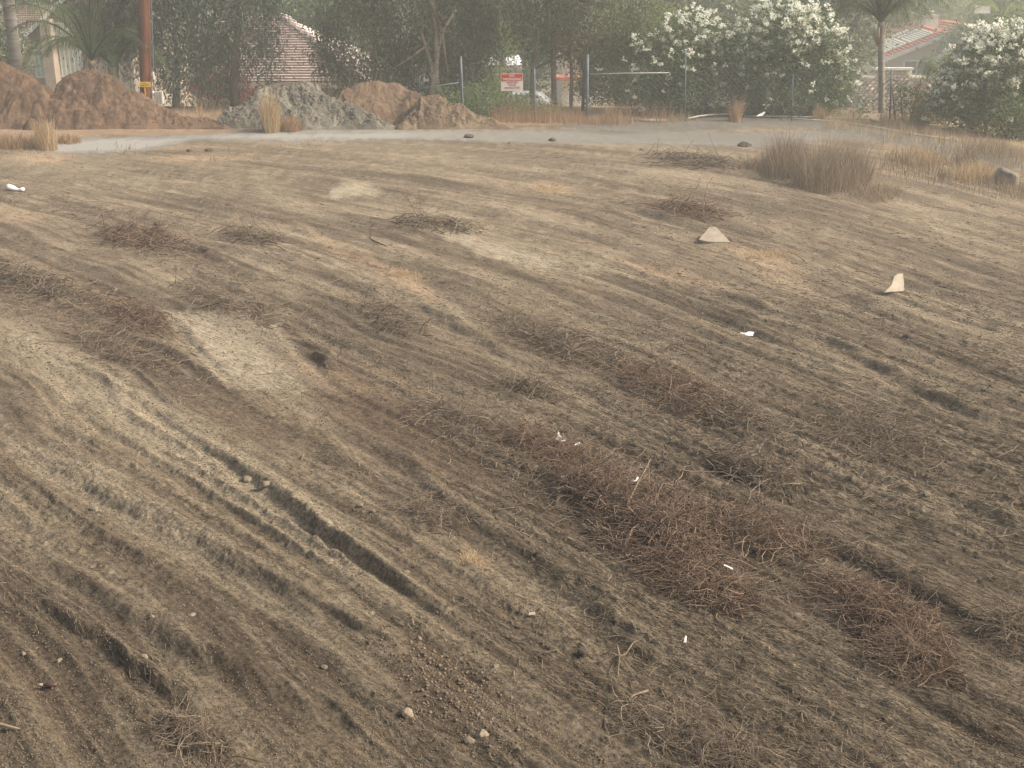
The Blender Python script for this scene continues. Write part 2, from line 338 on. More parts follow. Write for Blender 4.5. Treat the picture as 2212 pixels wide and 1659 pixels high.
PANELS = [[(345,668),(600,700),(745,855),(492,842)], [(925,500),(1068,500),(1185,556),(1290,590),(1040,556)], [(712,405),(790,400),(828,418),(715,432)], [(655,425),(640,405),(600,430),(640,450)]]
def panelmask(PX, PY, n=0):
    m = np.zeros(PX.shape)
    for Q in PANELS:
        e = np.full(PX.shape, 1e9)
        for i in range(len(Q)):
            (ax, ay), (bx, by) = Q[i], Q[(i + 1) % len(Q)]; L = math.hypot(bx - ax, by - ay)
            e = np.minimum(e, ((bx - ax) * (PY - ay) - (by - ay) * (PX - ax)) / L)
        m = np.maximum(m, sstep(-7, 9, e + n))
    return m
def polydist(x, y, P):
    best = np.full(x.shape, 1e9); sgn = np.zeros(x.shape); tt = np.zeros(x.shape); L = 0
    seg = np.hypot(*(P[1:] - P[:-1]).T); tot = seg.sum()
    for i in range(len(P) - 1):
        ax, ay = P[i]; bx, by = P[i+1] - P[i]; l2 = bx * bx + by * by
        t = ((x - ax) * bx + (y - ay) * by) / l2; tc = np.clip(t, 0, 1)
        ex = x - ax - tc * bx; ey = y - ay - tc * by; d = np.hypot(ex, ey); m = d < best
        best = np.where(m, d, best); sgn = np.where(m, np.sign(bx * ey - by * ex), sgn); tt = np.where(m, (L + tc * seg[i]) / tot, tt); L += seg[i]
    return best, sgn, tt

def height(x, y):
    "true ground height, every rut and clod included"
    x = np.asarray(x, float); y = np.asarray(y, float); b = base(x, y)
    u = fld(CU, x, y); v = fld(CV, x, y)
    far = np.clip(y / 10, .55, 1.7)
    act = sstep(1.8, 3, y) * (1 - .93 * sstep(24, 30, y))
    wob = .25 * vn(u * .5, v * .8, 5)
    vv = v + wob * .35
    r1 = 1 - np.abs(vn(vv * 2.3, u * .22, 11)) * 2
    r2 = 1 - np.abs(vn(vv * 5.5 + 9, u * .45, 12)) * 2
    r3 = vn(vv * 15, u * .4, 13); r4 = vn(vv * 30, u * .8, 14)
    m1 = .5 + .5 * vn(u * .35, v * .5, 21); m2 = .5 + .5 * vn(u * .6 + 5, v * .9, 22)
    f1 = 1 - sstep(7, 12, y); f2 = 1 - sstep(10, 19, y); f3 = 1 - sstep(6, 10, y)
    r5 = 1 - np.abs(vn(vv * 3.6 + 4, u * .12, 16)) * 2; r6 = 1 - np.abs(vn(vv * 9 + 2, u * .2, 17)) * 2
    d = .014 * r1 * m1 + .030 * r5 * (.4 + m2) + .022 * r6 * (.5 + m1) * f2 + .010 * r2 * (.4 + m2) + .013 * r3 * f2 + .010 * r4 * (.5 + m1) * f1 + .005 * vn(vv * 55, u * 2.6, 15) * f3
    rough = .35 + .65 * sstep(-.25, .35, vn(u * .4 + 3, v * .7, 23))
    d += .012 * rough * fbm(x * 5, y * 5, 31, 3) * f2 + .012 * rough * fbm(x * 1.7, y * 1.7, 33, 2) * (1 - f2) + .017 * rough * fbm(x * 17, y * 14, 35, 3) * f1
    cl = fbm(x * 26, y * 22, 41, 2); d += .020 * rough * np.clip(cl - .25, 0, 1) * 2 * f1
    d *= far * (1 - .9 * sstep(15, 21, y) * sstep(.22, .32, x / np.maximum(y, 1)))
    PX, PY = proj(x, y, b); d *= 1 - .72 * panelmask(PX, PY)
    for P, hw, dep, bm_ in FUR:
        mrg = hw * 6; k = (x > P[:, 0].min() - mrg) & (x < P[:, 0].max() + mrg) & (y > P[:, 1].min() - mrg) & (y < P[:, 1].max() + mrg)
        if not k.any(): continue
        dd, sg, tt = polydist(x[k], y[k], P); dd = dd * (1 + .3 * vn(x[k] * 2.3, y[k] * 2.3, 51)) + .02 * vn(x[k] * 9, y[k] * 9, 52)
        env = sstep(0, .3, tt) * (1 - sstep(.65, 1, tt)); env = np.where((tt <= 0) | (tt >= 1), 0, env) * (.75 + .4 * vn(x[k], y[k], 53))
        prof = -dep * np.exp(-(dd / hw) ** 4) + bm_ * np.exp(-((dd - 1.9 * hw) / (.8 * hw)) ** 2) * np.where(sg > 0, 1.5, .6)
        d[k] = d[k] * (1 - .5 * env * np.exp(-(dd / hw) ** 4)) + prof * env
    PX, PY = proj(x, y, b)
    for X, Y, rx, ry, hh, *_ in PILES:
        q = ((PX - X) / rx) ** 2 + ((PY - Y - .35 * (PX - X) * (Y > 600) * min(1, ry / rx * 2)) / (ry * 1.1)) ** 2
        d += hh * .2 * np.exp(-q * 1.3) * (.8 + .4 * vn(x * 6, y * 6, 61)) * (q < 6)
    dd, sg, tt = polydist(x, y, BERM[0]); nz = fbm(x * 1.3, y * .5, 71, 2)
    d += BERM[2] * np.exp(-(dd / BERM[1]) ** 2) * (1 + .5 * nz)
    hump = np.exp(-((x + 1.8) / 1.6) ** 2 - ((y - 3.9) / .6) ** 2) * 0
    return b + d * act + hump
def gz(x, y):
    x = np.atleast_1d(np.asarray(x, float)); y = np.atleast_1d(np.asarray(y, float)); return height(x, y)
def hit1(X, Y):
    x, y = hit(np.array([X], float), np.array([Y], float)); z = gz(x, y); return float(x[0]), float(y[0]), float(z[0])

# ------------------------------------------------------------------ the ground sheet
rows_py = np.arange(1668, 258, -2.35); _, yy = hit(np.full(rows_py.shape, CX), rows_py)
ys = np.concatenate([[-60, -40, -25, -15, -8, -4, -1, 1, 2, 2.6, 3.0], yy[yy > 3.05], np.linspace(36.3, 60, 40), np.linspace(62, 120, 30), [140, 170, 210, 260, 330, 420, 520, 700]])
ys = np.unique(np.round(ys, 5))
s_in = np.linspace(-1.28, 1.28, 1060); tail = 1.28 + np.cumsum(np.geomspace(.01, 2.2, 28)); ss = np.concatenate([-tail[::-1], s_in, tail])
wv = .425 * np.maximum(ys, 2.5) + .55
GX = ss[None, :] * wv[:, None]; GY = np.repeat(ys[:, None], len(ss), 1)
gx_, gy_ = GX.ravel(), GY.ravel(); inz = (gy_ < 40) & (gy_ > 1)
GZ = base(gx_, gy_); GZ[inz] = height(gx_[inz], gy_[inz])
U = fld(CU, gx_, gy_); Vv = fld(CV, gx_, gy_); PXg, PYg = proj(gx_, gy_, base(gx_, gy_))
c = lambda *a: np.array(a, float)
SOIL, DUST, DARK, STRAW, GRAV, REDS = c(.146,.117,.083), c(.268,.224,.158), c(.074,.057,.042), c(.40,.29,.19), c(.235,.225,.20), c(.27,.185,.125)
def mixc(C, K, m): return C * (1 - m[:, None]) + K[None, :] * m[:, None]
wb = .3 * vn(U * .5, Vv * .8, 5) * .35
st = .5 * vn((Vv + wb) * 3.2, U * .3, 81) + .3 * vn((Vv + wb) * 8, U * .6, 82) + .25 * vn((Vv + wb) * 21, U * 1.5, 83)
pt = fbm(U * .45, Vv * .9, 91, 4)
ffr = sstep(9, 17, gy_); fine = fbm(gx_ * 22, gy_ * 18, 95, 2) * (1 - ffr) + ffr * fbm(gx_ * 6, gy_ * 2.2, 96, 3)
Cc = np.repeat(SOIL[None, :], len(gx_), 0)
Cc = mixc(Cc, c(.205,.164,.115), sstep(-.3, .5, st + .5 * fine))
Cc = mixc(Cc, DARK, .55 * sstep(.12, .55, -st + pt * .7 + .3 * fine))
gr = 1 - np.abs(vn((Vv + wb) * 9 + 2, U * .2, 17)) * 2; Cc = mixc(Cc, DARK, .62 * sstep(.0, -.6, gr) * (gy_ < 26)); Cc = mixc(Cc, DUST, .35 * sstep(.55, .95, gr + .3 * fine))  # groove shade painted into the soil colour, following the relief noise
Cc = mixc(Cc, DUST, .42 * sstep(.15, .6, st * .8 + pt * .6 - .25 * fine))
def blob(X, Y, rx, ry, slope=0.0, soft=.45):
    q = ((PXg - X) / rx) ** 2 + ((PYg - Y - slope * (PXg - X)) / ry) ** 2
    return sstep(1 + soft, 1 - soft, np.sqrt(q) + .35 * pt + .25 * fine)
for X, Y, rx, ry, sl, a in [(300,900,420,60,.62,.75),(560,1090,330,45,.68,.8),(250,1080,260,40,.52,.7),(620,1330,380,34,.6,.6),(60,1110,110,60,.4,.5),(180,830,240,70,.45,.6),(430,960,330,55,.62,.75),(620,1090,230,34,.62,.7),(330,1150,330,38,.58,.55),
        (180,1030,200,40,.55,.6),(1200,560,110,16,.25,.55),(960,455,60,9,.12,.7),(620,430,60,22,.5,.5),(900,640,110,20,.5,.5),(1010,690,130,16,.6,.5),
        (1170,1280,120,28,.55,.6),(640,600,140,18,.4,.5),(700,470,110,12,.3,.4),(260,400,300,18,.05,.35),(120,350,200,20,0,.4),(1100,350,420,22,.1,.3),(1820,820,130,24,.45,.4),(1900,640,200,22,.4,.3),
        (800,1380,330,30,.65,.4),(1270,800,240,18,.5,.45),(1650,1000,260,16,.5,.35),(360,590,50,34,0,.5),(1150,1500,110,25,.6,.45),(1330,1420,200,18,.6,.3),(1990,1000,200,20,.5,.3)]:
    Cc = mixc(Cc, DUST * 1.02, .8 * a * blob(X, Y, rx, ry, sl))
Cc = mixc(Cc, c(.300,.256,.188), .85 * panelmask(PXg, PYg, 7 * fine + 5 * pt))
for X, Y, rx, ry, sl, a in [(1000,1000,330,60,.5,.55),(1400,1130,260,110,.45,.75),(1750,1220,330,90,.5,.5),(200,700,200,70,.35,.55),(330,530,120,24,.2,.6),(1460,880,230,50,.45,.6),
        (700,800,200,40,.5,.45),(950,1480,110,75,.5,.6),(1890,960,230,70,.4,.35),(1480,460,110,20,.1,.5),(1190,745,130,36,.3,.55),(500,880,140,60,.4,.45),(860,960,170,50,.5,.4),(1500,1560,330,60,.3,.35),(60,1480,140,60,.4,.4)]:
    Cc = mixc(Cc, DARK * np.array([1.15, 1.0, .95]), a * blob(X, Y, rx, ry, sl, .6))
for X, Y, rx, ry, sl, a in [(1640,560,80,12,.3,.8),(1195,408,50,12,.1,.6),(1450,600,130,10,.25,.6),(780,560,140,14,.5,.6),(420,345,90,9,0,.7),(250,318,190,7,0,.7),(90,340,60,14,0,.6),(880,610,60,18,.5,.5),(1700,600,60,20,.4,.5),
        (1030,1210,40,14,.5,.5),(720,820,120,20,.4,.4),(900,840,120,12,.5,.4),(30,470,60,14,.1,.4),(1800,350,60,30,0,.3)]:
    Cc = mixc(Cc, STRAW, .65 * a * blob(X, Y, rx, ry, sl, .6))
Cc = mixc(Cc, REDS * 1.2, .8 * sstep(272, 264, PYg + 8 * pt) * sstep(980, 1080, PXg) * sstep(1500, 1400, PXg) * (gy_ < 50))
Cc = mixc(Cc, REDS, .7 * sstep(300, 285, PYg) * sstep(560, 420, PXg) * (gy_ < 45))
# grass slope to the right of the lot
sl_m = sstep(0, 1, (PXg - 1850) / 120) * sstep(400, 330, PYg + 14 * pt - .0 * PXg) * (gy_ < 45)
Cc = mixc(Cc, c(.34, .25, .15), .6 * sl_m)
Cc[gy_ > 40] = c(.20, .18, .12)
bd, _, bt = polydist(gx_, gy_, BERM[0])
Cc = mixc(Cc, c(.135,.129,.115), .9 * sstep(1.9, .9, bd + .5 * pt) * (gy_ < 40))
Cc *= (1 + .16 * fine + .10 * pt)[:, None]
# lens vignette painted into the soil: darker toward the camera; far third paler
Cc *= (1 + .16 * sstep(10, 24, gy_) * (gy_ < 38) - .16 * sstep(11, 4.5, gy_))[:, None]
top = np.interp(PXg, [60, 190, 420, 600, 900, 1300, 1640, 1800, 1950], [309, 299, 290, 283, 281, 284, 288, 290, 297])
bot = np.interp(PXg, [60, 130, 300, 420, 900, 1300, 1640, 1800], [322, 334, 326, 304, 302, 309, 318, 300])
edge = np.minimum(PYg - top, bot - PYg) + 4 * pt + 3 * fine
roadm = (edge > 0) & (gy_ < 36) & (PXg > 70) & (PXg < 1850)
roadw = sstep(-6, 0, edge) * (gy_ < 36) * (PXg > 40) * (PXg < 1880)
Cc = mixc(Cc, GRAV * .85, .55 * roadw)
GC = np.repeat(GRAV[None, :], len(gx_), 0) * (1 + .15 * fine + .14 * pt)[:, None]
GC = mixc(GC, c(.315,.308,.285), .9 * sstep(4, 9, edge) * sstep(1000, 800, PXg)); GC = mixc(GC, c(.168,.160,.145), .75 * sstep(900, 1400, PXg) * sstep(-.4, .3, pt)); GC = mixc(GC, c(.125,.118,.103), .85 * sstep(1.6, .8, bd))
nr, nc = len(ys), len(ss); idx = np.arange(nr * nc).reshape(nr, nc)
Q = np.stack([idx[:-1, :-1], idx[:-1, 1:], idx[1:, 1:], idx[1:, :-1]], -1).reshape(-1, 4)
rf = roadm[Q].all(1)
Vall = np.stack([gx_, gy_, GZ], 1)
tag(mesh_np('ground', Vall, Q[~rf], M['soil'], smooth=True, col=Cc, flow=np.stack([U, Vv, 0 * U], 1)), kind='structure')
used, inv = np.unique(Q[rf], return_inverse=True)
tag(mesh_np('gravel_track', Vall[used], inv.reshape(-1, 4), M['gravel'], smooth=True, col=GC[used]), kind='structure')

# ------------------------------------------------------------------ strands: litter, twigs, grass
def strands(name, P, rad, m, tint, parent=None, sides=3):
    "P (n,k,3) centre lines, rad (n,k)"
    n, k, _ = P.shape; T = np.empty_like(P); T[:, 1:-1] = P[:, 2:] - P[:, :-2]; T[:, 0] = P[:, 1] - P[:, 0]; T[:, -1] = P[:, -1] - P[:, -2]
    T /= np.linalg.norm(T, axis=2, keepdims=True) + 1e-9
    A = np.cross(T, np.array([.12, .31, .94])); A /= np.linalg.norm(A, axis=2, keepdims=True) + 1e-9; B = np.cross(T, A)
    an = 2 * np.pi * np.arange(sides) / sides
    V = P[:, :, None, :] + rad[:, :, None, None] * (A[:, :, None, :] * np.cos(an)[None, None, :, None] + B[:, :, None, :] * np.sin(an)[None, None, :, None])
    i = np.arange(n)[:, None, None] * k * sides; j = np.arange(k - 1)[None, :, None] * sides; s_ = np.arange(sides)[None, None, :]; s2 = (s_ + 1) % sides
    Fq = np.stack([i + j + s_, i + j + s2, i + j + sides + s2, i + j + sides + s_], -1).reshape(-1, 4)
    return mesh_np(name, V.reshape(-1, 3), Fq, m, parent, attrs={'tint': ('FACE', np.repeat(tint, (k - 1) * sides))})
def curved(x, y, z, ang, pitch, length, k=5, wig=.35, r=None):
    r = r or rng; n = len(x); P = np.empty((n, k, 3)); P[:, 0] = np.stack([x, y, z], 1); a = ang.copy(); p = pitch.copy(); da = r.normal(0, wig, n)
    for i in range(1, k):
        st_ = length / (k - 1); P[:, i, 0] = P[:, i-1, 0] + np.cos(a) * np.cos(p) * st_; P[:, i, 1] = P[:, i-1, 1] + np.sin(a) * np.cos(p) * st_; P[:, i, 2] = P[:, i-1, 2] + np.sin(p) * st_
        a = a + da * .5 + r.normal(0, wig, n); p = p + r.normal(0, wig * .5, n) - .12
    return P
# flat slivers of mown straw, finer and denser than any single twig
def slivers(name, X, Y, ln, wd, spread, m, tint, lift):
    x, y = hit(X, Y); x = x + rng.normal(0, .01, len(x)); z = gz(x, y); a = flowdir(x, y) + rng.normal(0, spread, len(x))
    e = .05; dx, dy = np.cos(a), np.sin(a)
    z1 = gz(x - dx * ln / 2, y - dy * ln / 2); z2 = gz(x + dx * ln / 2, y + dy * ln / 2); zm = (z1 + z2) / 2; zm = np.maximum(zm, z); hd = np.clip((z2 - z1) / 2, -.22 * ln, .22 * ln); z1 = zm - hd; z2 = zm + hd
    lf = rng.uniform(0, 1, len(x)) * lift + .003
    px, py = -dy * wd / 2, dx * wd / 2; tl = rng.normal(0, .5, len(x)) * wd
    V = np.stack([np.stack([x - dx*ln/2 + px, y - dy*ln/2 + py, z1 + lf + tl], 1), np.stack([x - dx*ln/2 - px, y - dy*ln/2 - py, z1 + lf - tl], 1),
                  np.stack([x + dx*ln/2 - px, y + dy*ln/2 - py, z2 + lf * 1.6 - tl], 1), np.stack([x + dx*ln/2 + px, y + dy*ln/2 + py, z2 + lf * 1.6 + tl], 1)], 1)
    return mesh_np(name, V.reshape(-1, 3), np.arange(len(x) * 4).reshape(-1, 4), m, attrs={'tint': ('FACE', tint)})
def maskkeep(X, Y, dens):
    "thin the litter over the bare pale patches"
    x, y = hit(X, Y); u = fld(CU, x, y); v = fld(CV, x, y)
    k = .5 + .6 * fbm(u * .5, v * 1.6, 131, 3) + .25 * vn(v * 6, u * .6, 133)
    for a, b, rx, ry, sl in [(560,760,165,80,.45),(430,960,330,55,.62),(180,830,240,70,.45),(620,1090,230,34,.62),(1060,528,130,22,.28),(765,412,55,16,.15),(330,1150,330,38,.58)]:
        k -= .55 * np.exp(-((X - a) / rx) ** 2 - ((Y - b - sl * (X - a)) / ry) ** 2)
    k -= .5 * sstep(1400, 700, X - .5 * (Y - 900)) * sstep(650, 850, Y)
    return k * dens > rng.uniform(0, 1, len(X))
N = 190000
X = rng.uniform(-90, 2300, N); Y = 305 + (1690 - 305) * rng.uniform(0, 1, N) ** .85
k = maskkeep(X, Y, 1.15) & ~((Y < 325) & (X > 130) & (X < 1650)); X, Y = X[k], Y[k]; xx, yy_ = hit(X, Y); n = len(X)
sc = np.clip(yy_ / 7, .55, 1.25)
o = slivers('straw_litter', X, Y, rng.uniform(.025, .11, n) * sc, rng.uniform(.0012, .003, n) * sc, .24, M['litter'], np.clip(rng.beta(1.5, 1.6, n), 0, 1), .005)
tag(o, 'fine mown straw litter strewn over the ruts', 'litter', kind='stuff')
# loose twigs
N = 3000; X = rng.uniform(-60, 2280, N); Y = 330 + 1350 * rng.uniform(0, 1, N) ** .8; k = maskkeep(X, Y, .9); X, Y = X[k], Y[k]
for a, b, sx, sy, q in ((1400,1130,210,60,2600),(1800,1230,200,60,1400),(1000,930,110,30,500),(1900,980,190,70,900),(1450,880,160,35,700),(200,700,170,45,900),(1700,1560,300,50,900),(330,540,160,25,400)):
    xa = rng.normal(a, sx, q); X = np.concatenate([X, xa]); Y = np.concatenate([Y, b + .5 * (xa - a) + rng.normal(0, sy, q)])
k = (Y < 1690) & (Y > 320); X, Y = X[k], Y[k]
x, y = hit(X, Y); z = gz(x, y) + .008; n = len(x); s_ = np.clip(y / 8, .6, 2)
P = curved(x, y, z, flowdir(x, y) + rng.normal(0, .8, n) + np.pi * rng.integers(0, 2, n), rng.normal(.05, .12, n), rng.uniform(.05, .22, n) * s_, 5, .3)
g = gz(P[:, :, 0].ravel(), P[:, :, 1].ravel()).reshape(n, 5); P[:, :, 2] = np.maximum(P[:, :, 2], g + .003)
tag(strands('loose_twigs', P, (rng.uniform(.0012, .0028, n) * s_)[:, None] * np.linspace(1, .5, 5)[None, :], M['twiggrey'], rng.beta(2.2, 1.6, n)), 'loose broken twigs scattered across the lot', 'twigs', kind='stuff')
# brush piles
for X0, Y0, rx, ry, hh, nt_, th, lab, mm in PILES:
    n = int(nt_ * 1.5); r = np.sqrt(-np.log(rng.uniform(.08, 1, n))) * .72; t = rng.uniform(0, 2 * np.pi, n)
    slp = .5 if Y0 > 600 else .15
    rx = rx * 1.15; Xc = X0 + rx * r * np.cos(t); Yc = Y0 + ry * r * np.sin(t) + slp * (Xc - X0) * .7
    x, y = hit(Xc, Yc); dist = float(y.mean()); g = gz(x, y)
    z = g + .01 + hh * .33 * rng.uniform(0, 1, n) * np.exp(-r ** 2)
    fl = flowdir(x, y) + rng.normal(0, .55, n) + np.pi * rng.integers(0, 2, n)
    ln = rng.uniform(.12, .45, n) * (dist / 8) ** .6
    P = curved(x, y, z, fl, rng.normal(.15, .3, n), ln, 6, .45)
    P -= (P[:, 3:4, :] - P[:, 0:1, :]) * np.array([1, 1, .2])
    gg = gz(P[:, :, 0].ravel(), P[:, :, 1].ravel()).reshape(n, 6); P[:, :, 2] = np.maximum(P[:, :, 2], gg + .004)
    rad = (th * rng.uniform(.4, 1.1, n) ** 1.4)[:, None] * np.linspace(1, .35, 6)[None, :]
    o = strands('brush_pile', P, rad, M[mm], rng.beta(1.5, 1.9, n)); cx_, cy_, cz_ = hit1(X0, Y0)
    tag(place(o, cx_, cy_, cz_), lab, 'brush pile', 'piles and windrows of cut brush')

def blades(x, y, z, h, lean, width, m, name, parent=None, k=4, tint=None):
    n = len(x); a = rng.uniform(0, 2 * np.pi, n); P = np.empty((n, k, 3)); t = np.linspace(0, 1, k)[None, :]
    L = lean * rng.uniform(.2, 1.0, n); P[:, :, 0] = x[:, None] + np.cos(a)[:, None] * (L * h)[:, None] * t ** 1.6; P[:, :, 1] = y[:, None] + np.sin(a)[:, None] * (L * h)[:, None] * t ** 1.6
    P[:, :, 2] = z[:, None] + h[:, None] * t * (1 - .25 * (L[:, None] * t) ** 2)
    P[:, 1:, :2] += rng.normal(0, .02, (n, k - 1, 2)) * h[:, None, None]
    b = rng.uniform(0, 2 * np.pi, n); wx = np.stack([np.cos(b), np.sin(b) * .4, 0 * b], 1)[:, None, :] * (width[:, None] * np.linspace(1, .25, k)[None, :])[:, :, None]
    V = np.stack([P - wx / 2, P + wx / 2], 2); i = np.arange(n)[:, None] * k * 2; j = np.arange(k - 1)[None, :] * 2
    Fq = np.stack([i + j, i + j + 1, i + j + 3, i + j + 2], -1).reshape(-1, 4)
    tn = rng.beta(1.8, 1.8, n) if tint is None else tint
    return mesh_np(name, V.reshape(-1, 3), Fq, m, parent, attrs={'tint': ('FACE', np.repeat(tn, k - 1))})
def clump(X0, Y0, rx, ry, n, h0, h1, lean, wd, m, lab, cat='dry grass', name='grass_clump', group='dry grass clumps'):
    r = np.sqrt(rng.uniform(0, 1, n)); t = rng.uniform(0, 2 * np.pi, n); x, y = hit(X0 + rx * r * np.cos(t), Y0 + ry * r * np.sin(t)); z = gz(x, y) - .02
    h = rng.uniform(h0, h1, n) * (1.15 - .5 * r); ks = max(5, n // 28) if n > 1000 else max(3, n // 70); cx_ = rng.choice(n, ks); own = rng.integers(0, ks, n); q = rng.uniform(.1, .75, n)
    x = x * (1 - q) + x[cx_][own] * q; y = y * (1 - q) + y[cx_][own] * q; z = gz(x, y) - .02; h = h * rng.uniform(.55, 1.1, ks)[own]; tk = np.clip(rng.uniform(.1, .9, ks)[own] + rng.normal(0, .22, n), 0, 1)
    o = blades(x, y, z, h, lean, rng.uniform(.6, 1.3, n) * wd, M[m], name, tint=tk); c0 = hit1(X0, Y0); tag(place(o, *c0), lab, cat, group); return o
def fringe(name, pts, n, h0, h1, wd, m, lab, thick=8, lean=.5):
    A = np.array(pts, float); t = rng.uniform(0, len(A) - 1.001, n); i = t.astype(int); f_ = t - i
    X = A[i, 0] * (1 - f_) + A[i+1, 0] * f_; Y = A[i, 1] * (1 - f_) + A[i+1, 1] * f_ + rng.normal(0, thick, n)
    x, y = hit(X, Y); k = vn(x * 1.1, y * .8, 141) + .5 * vn(x * 4, y * 2, 142) > rng.uniform(-.8, .5, n); x, y = x[k], y[k]
    hm = .6 + .3 * vn(x * .9, y * .9, 143) + .35 * vn(x * 5, y * 4, 144); hm = np.clip(hm, .15, 1.3)
    o = blades(x, y, gz(x, y) - .02, rng.uniform(h0, h1, len(x)) * hm * 1.2, lean, rng.uniform(.6, 1.3, len(x)) * wd, M[m], name)
    return tag(o, lab, 'dry grass', kind='stuff')
# the tall dry bush and other clumps
clump(1695, 374, 62, 20, 3000, .4, 1.05, .45, .007, 'drybush', 'tall pinkish-brown dry weed bush, left half of the big clump at the right', 'bush', 'dry_bush', 'tall dry weed bushes')
clump(1800, 395, 95, 28, 7500, .35, 1.05, .6, .007, 'drybush', 'wide grey-brown dry weed bush sprawling down the slope at the right', 'bush', 'dry_bush', 'tall dry weed bushes')
clump(1895, 420, 75, 22, 2600, .12, .4, 1.5, .006, 'drybush', 'low flattened skirt of grey weed stems at the foot of the wide dry bush', 'bush', 'dry_bush', 'tall dry weed bushes')
clump(1625, 362, 50, 10, 900, .12, .4, 1.2, .010, 'drybush', 'low brown weeds against the left side of the tall dry bush', 'bush', 'dry_bush', 'tall dry weed bushes')
clump(1985, 352, 48, 12, 1100, .25, .5, .5, .012, 'straw', 'bright golden grass tuft right of the tall dry bush')
clump(2110, 385, 70, 16, 900, .25, .5, .6, .012, 'straw', 'pale dry grass around the grey boulder at the right')
clump(2085, 352, 30, 12, 700, .3, .7, .7, .010, 'drybush', 'purplish-brown dry weed between two golden tufts')
clump(1990, 262, 32, 12, 900, .5, 1.2, .5, .014, 'strawred', 'tall rusty dry weed beside the right fence post')
clump(1770, 258, 18, 4, 260, .3, .7, .5, .016, 'strawred', 'small rusty weed under the middle oleander, by the white pipe')
clump(1590, 262, 16, 5, 320, .4, .9, .45, .016, 'strawred', 'single rusty weed standing on the gravel berm')
clump(100, 322, 28, 7, 1100, .35, .9, .4, .016, 'straw', 'tall straw tuft at the far left by the gravel track')
clump(40, 318, 70, 8, 900, .15, .45, .7, .016, 'strawred', 'low reddish grass at the foot of the left dirt pile')
clump(150, 308, 32, 6, 700, .15, .35, .8, .016, 'strawred', 'small red tuft between the straw tuft and the track')
clump(585, 284, 22, 5, 1500, .5, 1.25, .35, .016, 'straw', 'golden grass tuft in front of the grey gravel pile')
clump(628, 283, 26, 4, 1000, .25, .6, .7, .016, 'strawred', 'orange-brown tuft right of the golden one by the gravel pile')
clump(1655, 556, 70, 12, 900, .04, .12, 1.0, .008, 'straw', 'pale straw patch beside the flat concrete piece')
clump(1195, 412, 45, 10, 500, .05, .14, 1.0, .010, 'straw', 'small pale straw patch in the far middle of the lot')
clump(1020, 1215, 40, 20, 420, .03, .10, 1.0, .004, 'straw', 'small yellow straw tuft in the near middle ground')
clump(890, 600, 45, 16, 420, .05, .16, 1.0, .007, 'straw', 'short orange straw tuft in the middle of the lot, on a rut edge')
clump(735, 640, 30, 10, 160, .05, .14, 1.0, .006, 'straw', 'thin tuft of blond stalks left of the mid-lot orange straw')
fringe('dry_grass', [(1060, 262), (1160, 264), (1260, 266), (1340, 268), (1440, 268)], 3000, .25, .75, .009, 'strawred', 'band of rusty dry grass along the foot of the fence', 3.2)
fringe('dry_grass', [(1440, 262), (1600, 252), (1750, 250), (1860, 258)], 2200, .2, .5, .009, 'straw', 'thin dry grass under the oleanders', 3)
fringe('dry_grass', [(380, 250), (430, 250), (480, 252)], 1000, .4, 1.0, .010, 'straw', 'tall straw between the brown and grey piles', 3)
fringe('dry_grass', [(1900, 262), (1990, 285), (2080, 310), (2160, 330), (2260, 352)], 7000, .15, .5, .009, 'drybush', 'brown dry grass on the slope below the right oleander', 16)
fringe('dry_grass', [(1780, 275), (1860, 282), (1960, 290), (2060, 310), (2240, 350)], 5000, .12, .4, .009, 'straw', 'straw grass around the dark gravel berm', 10)
fringe('dry_grass', [(1900, 345), (2050, 372), (2240, 420)], 5000, .12, .4, .011, 'drybush', 'sparse dry weeds on the right bank', 14)
fringe('dry_grass', [(0, 330), (250, 322), (450, 345), (700, 305)], 1500, .04, .14, .014, 'strawred', 'low red stubble near the gravel track', 8)

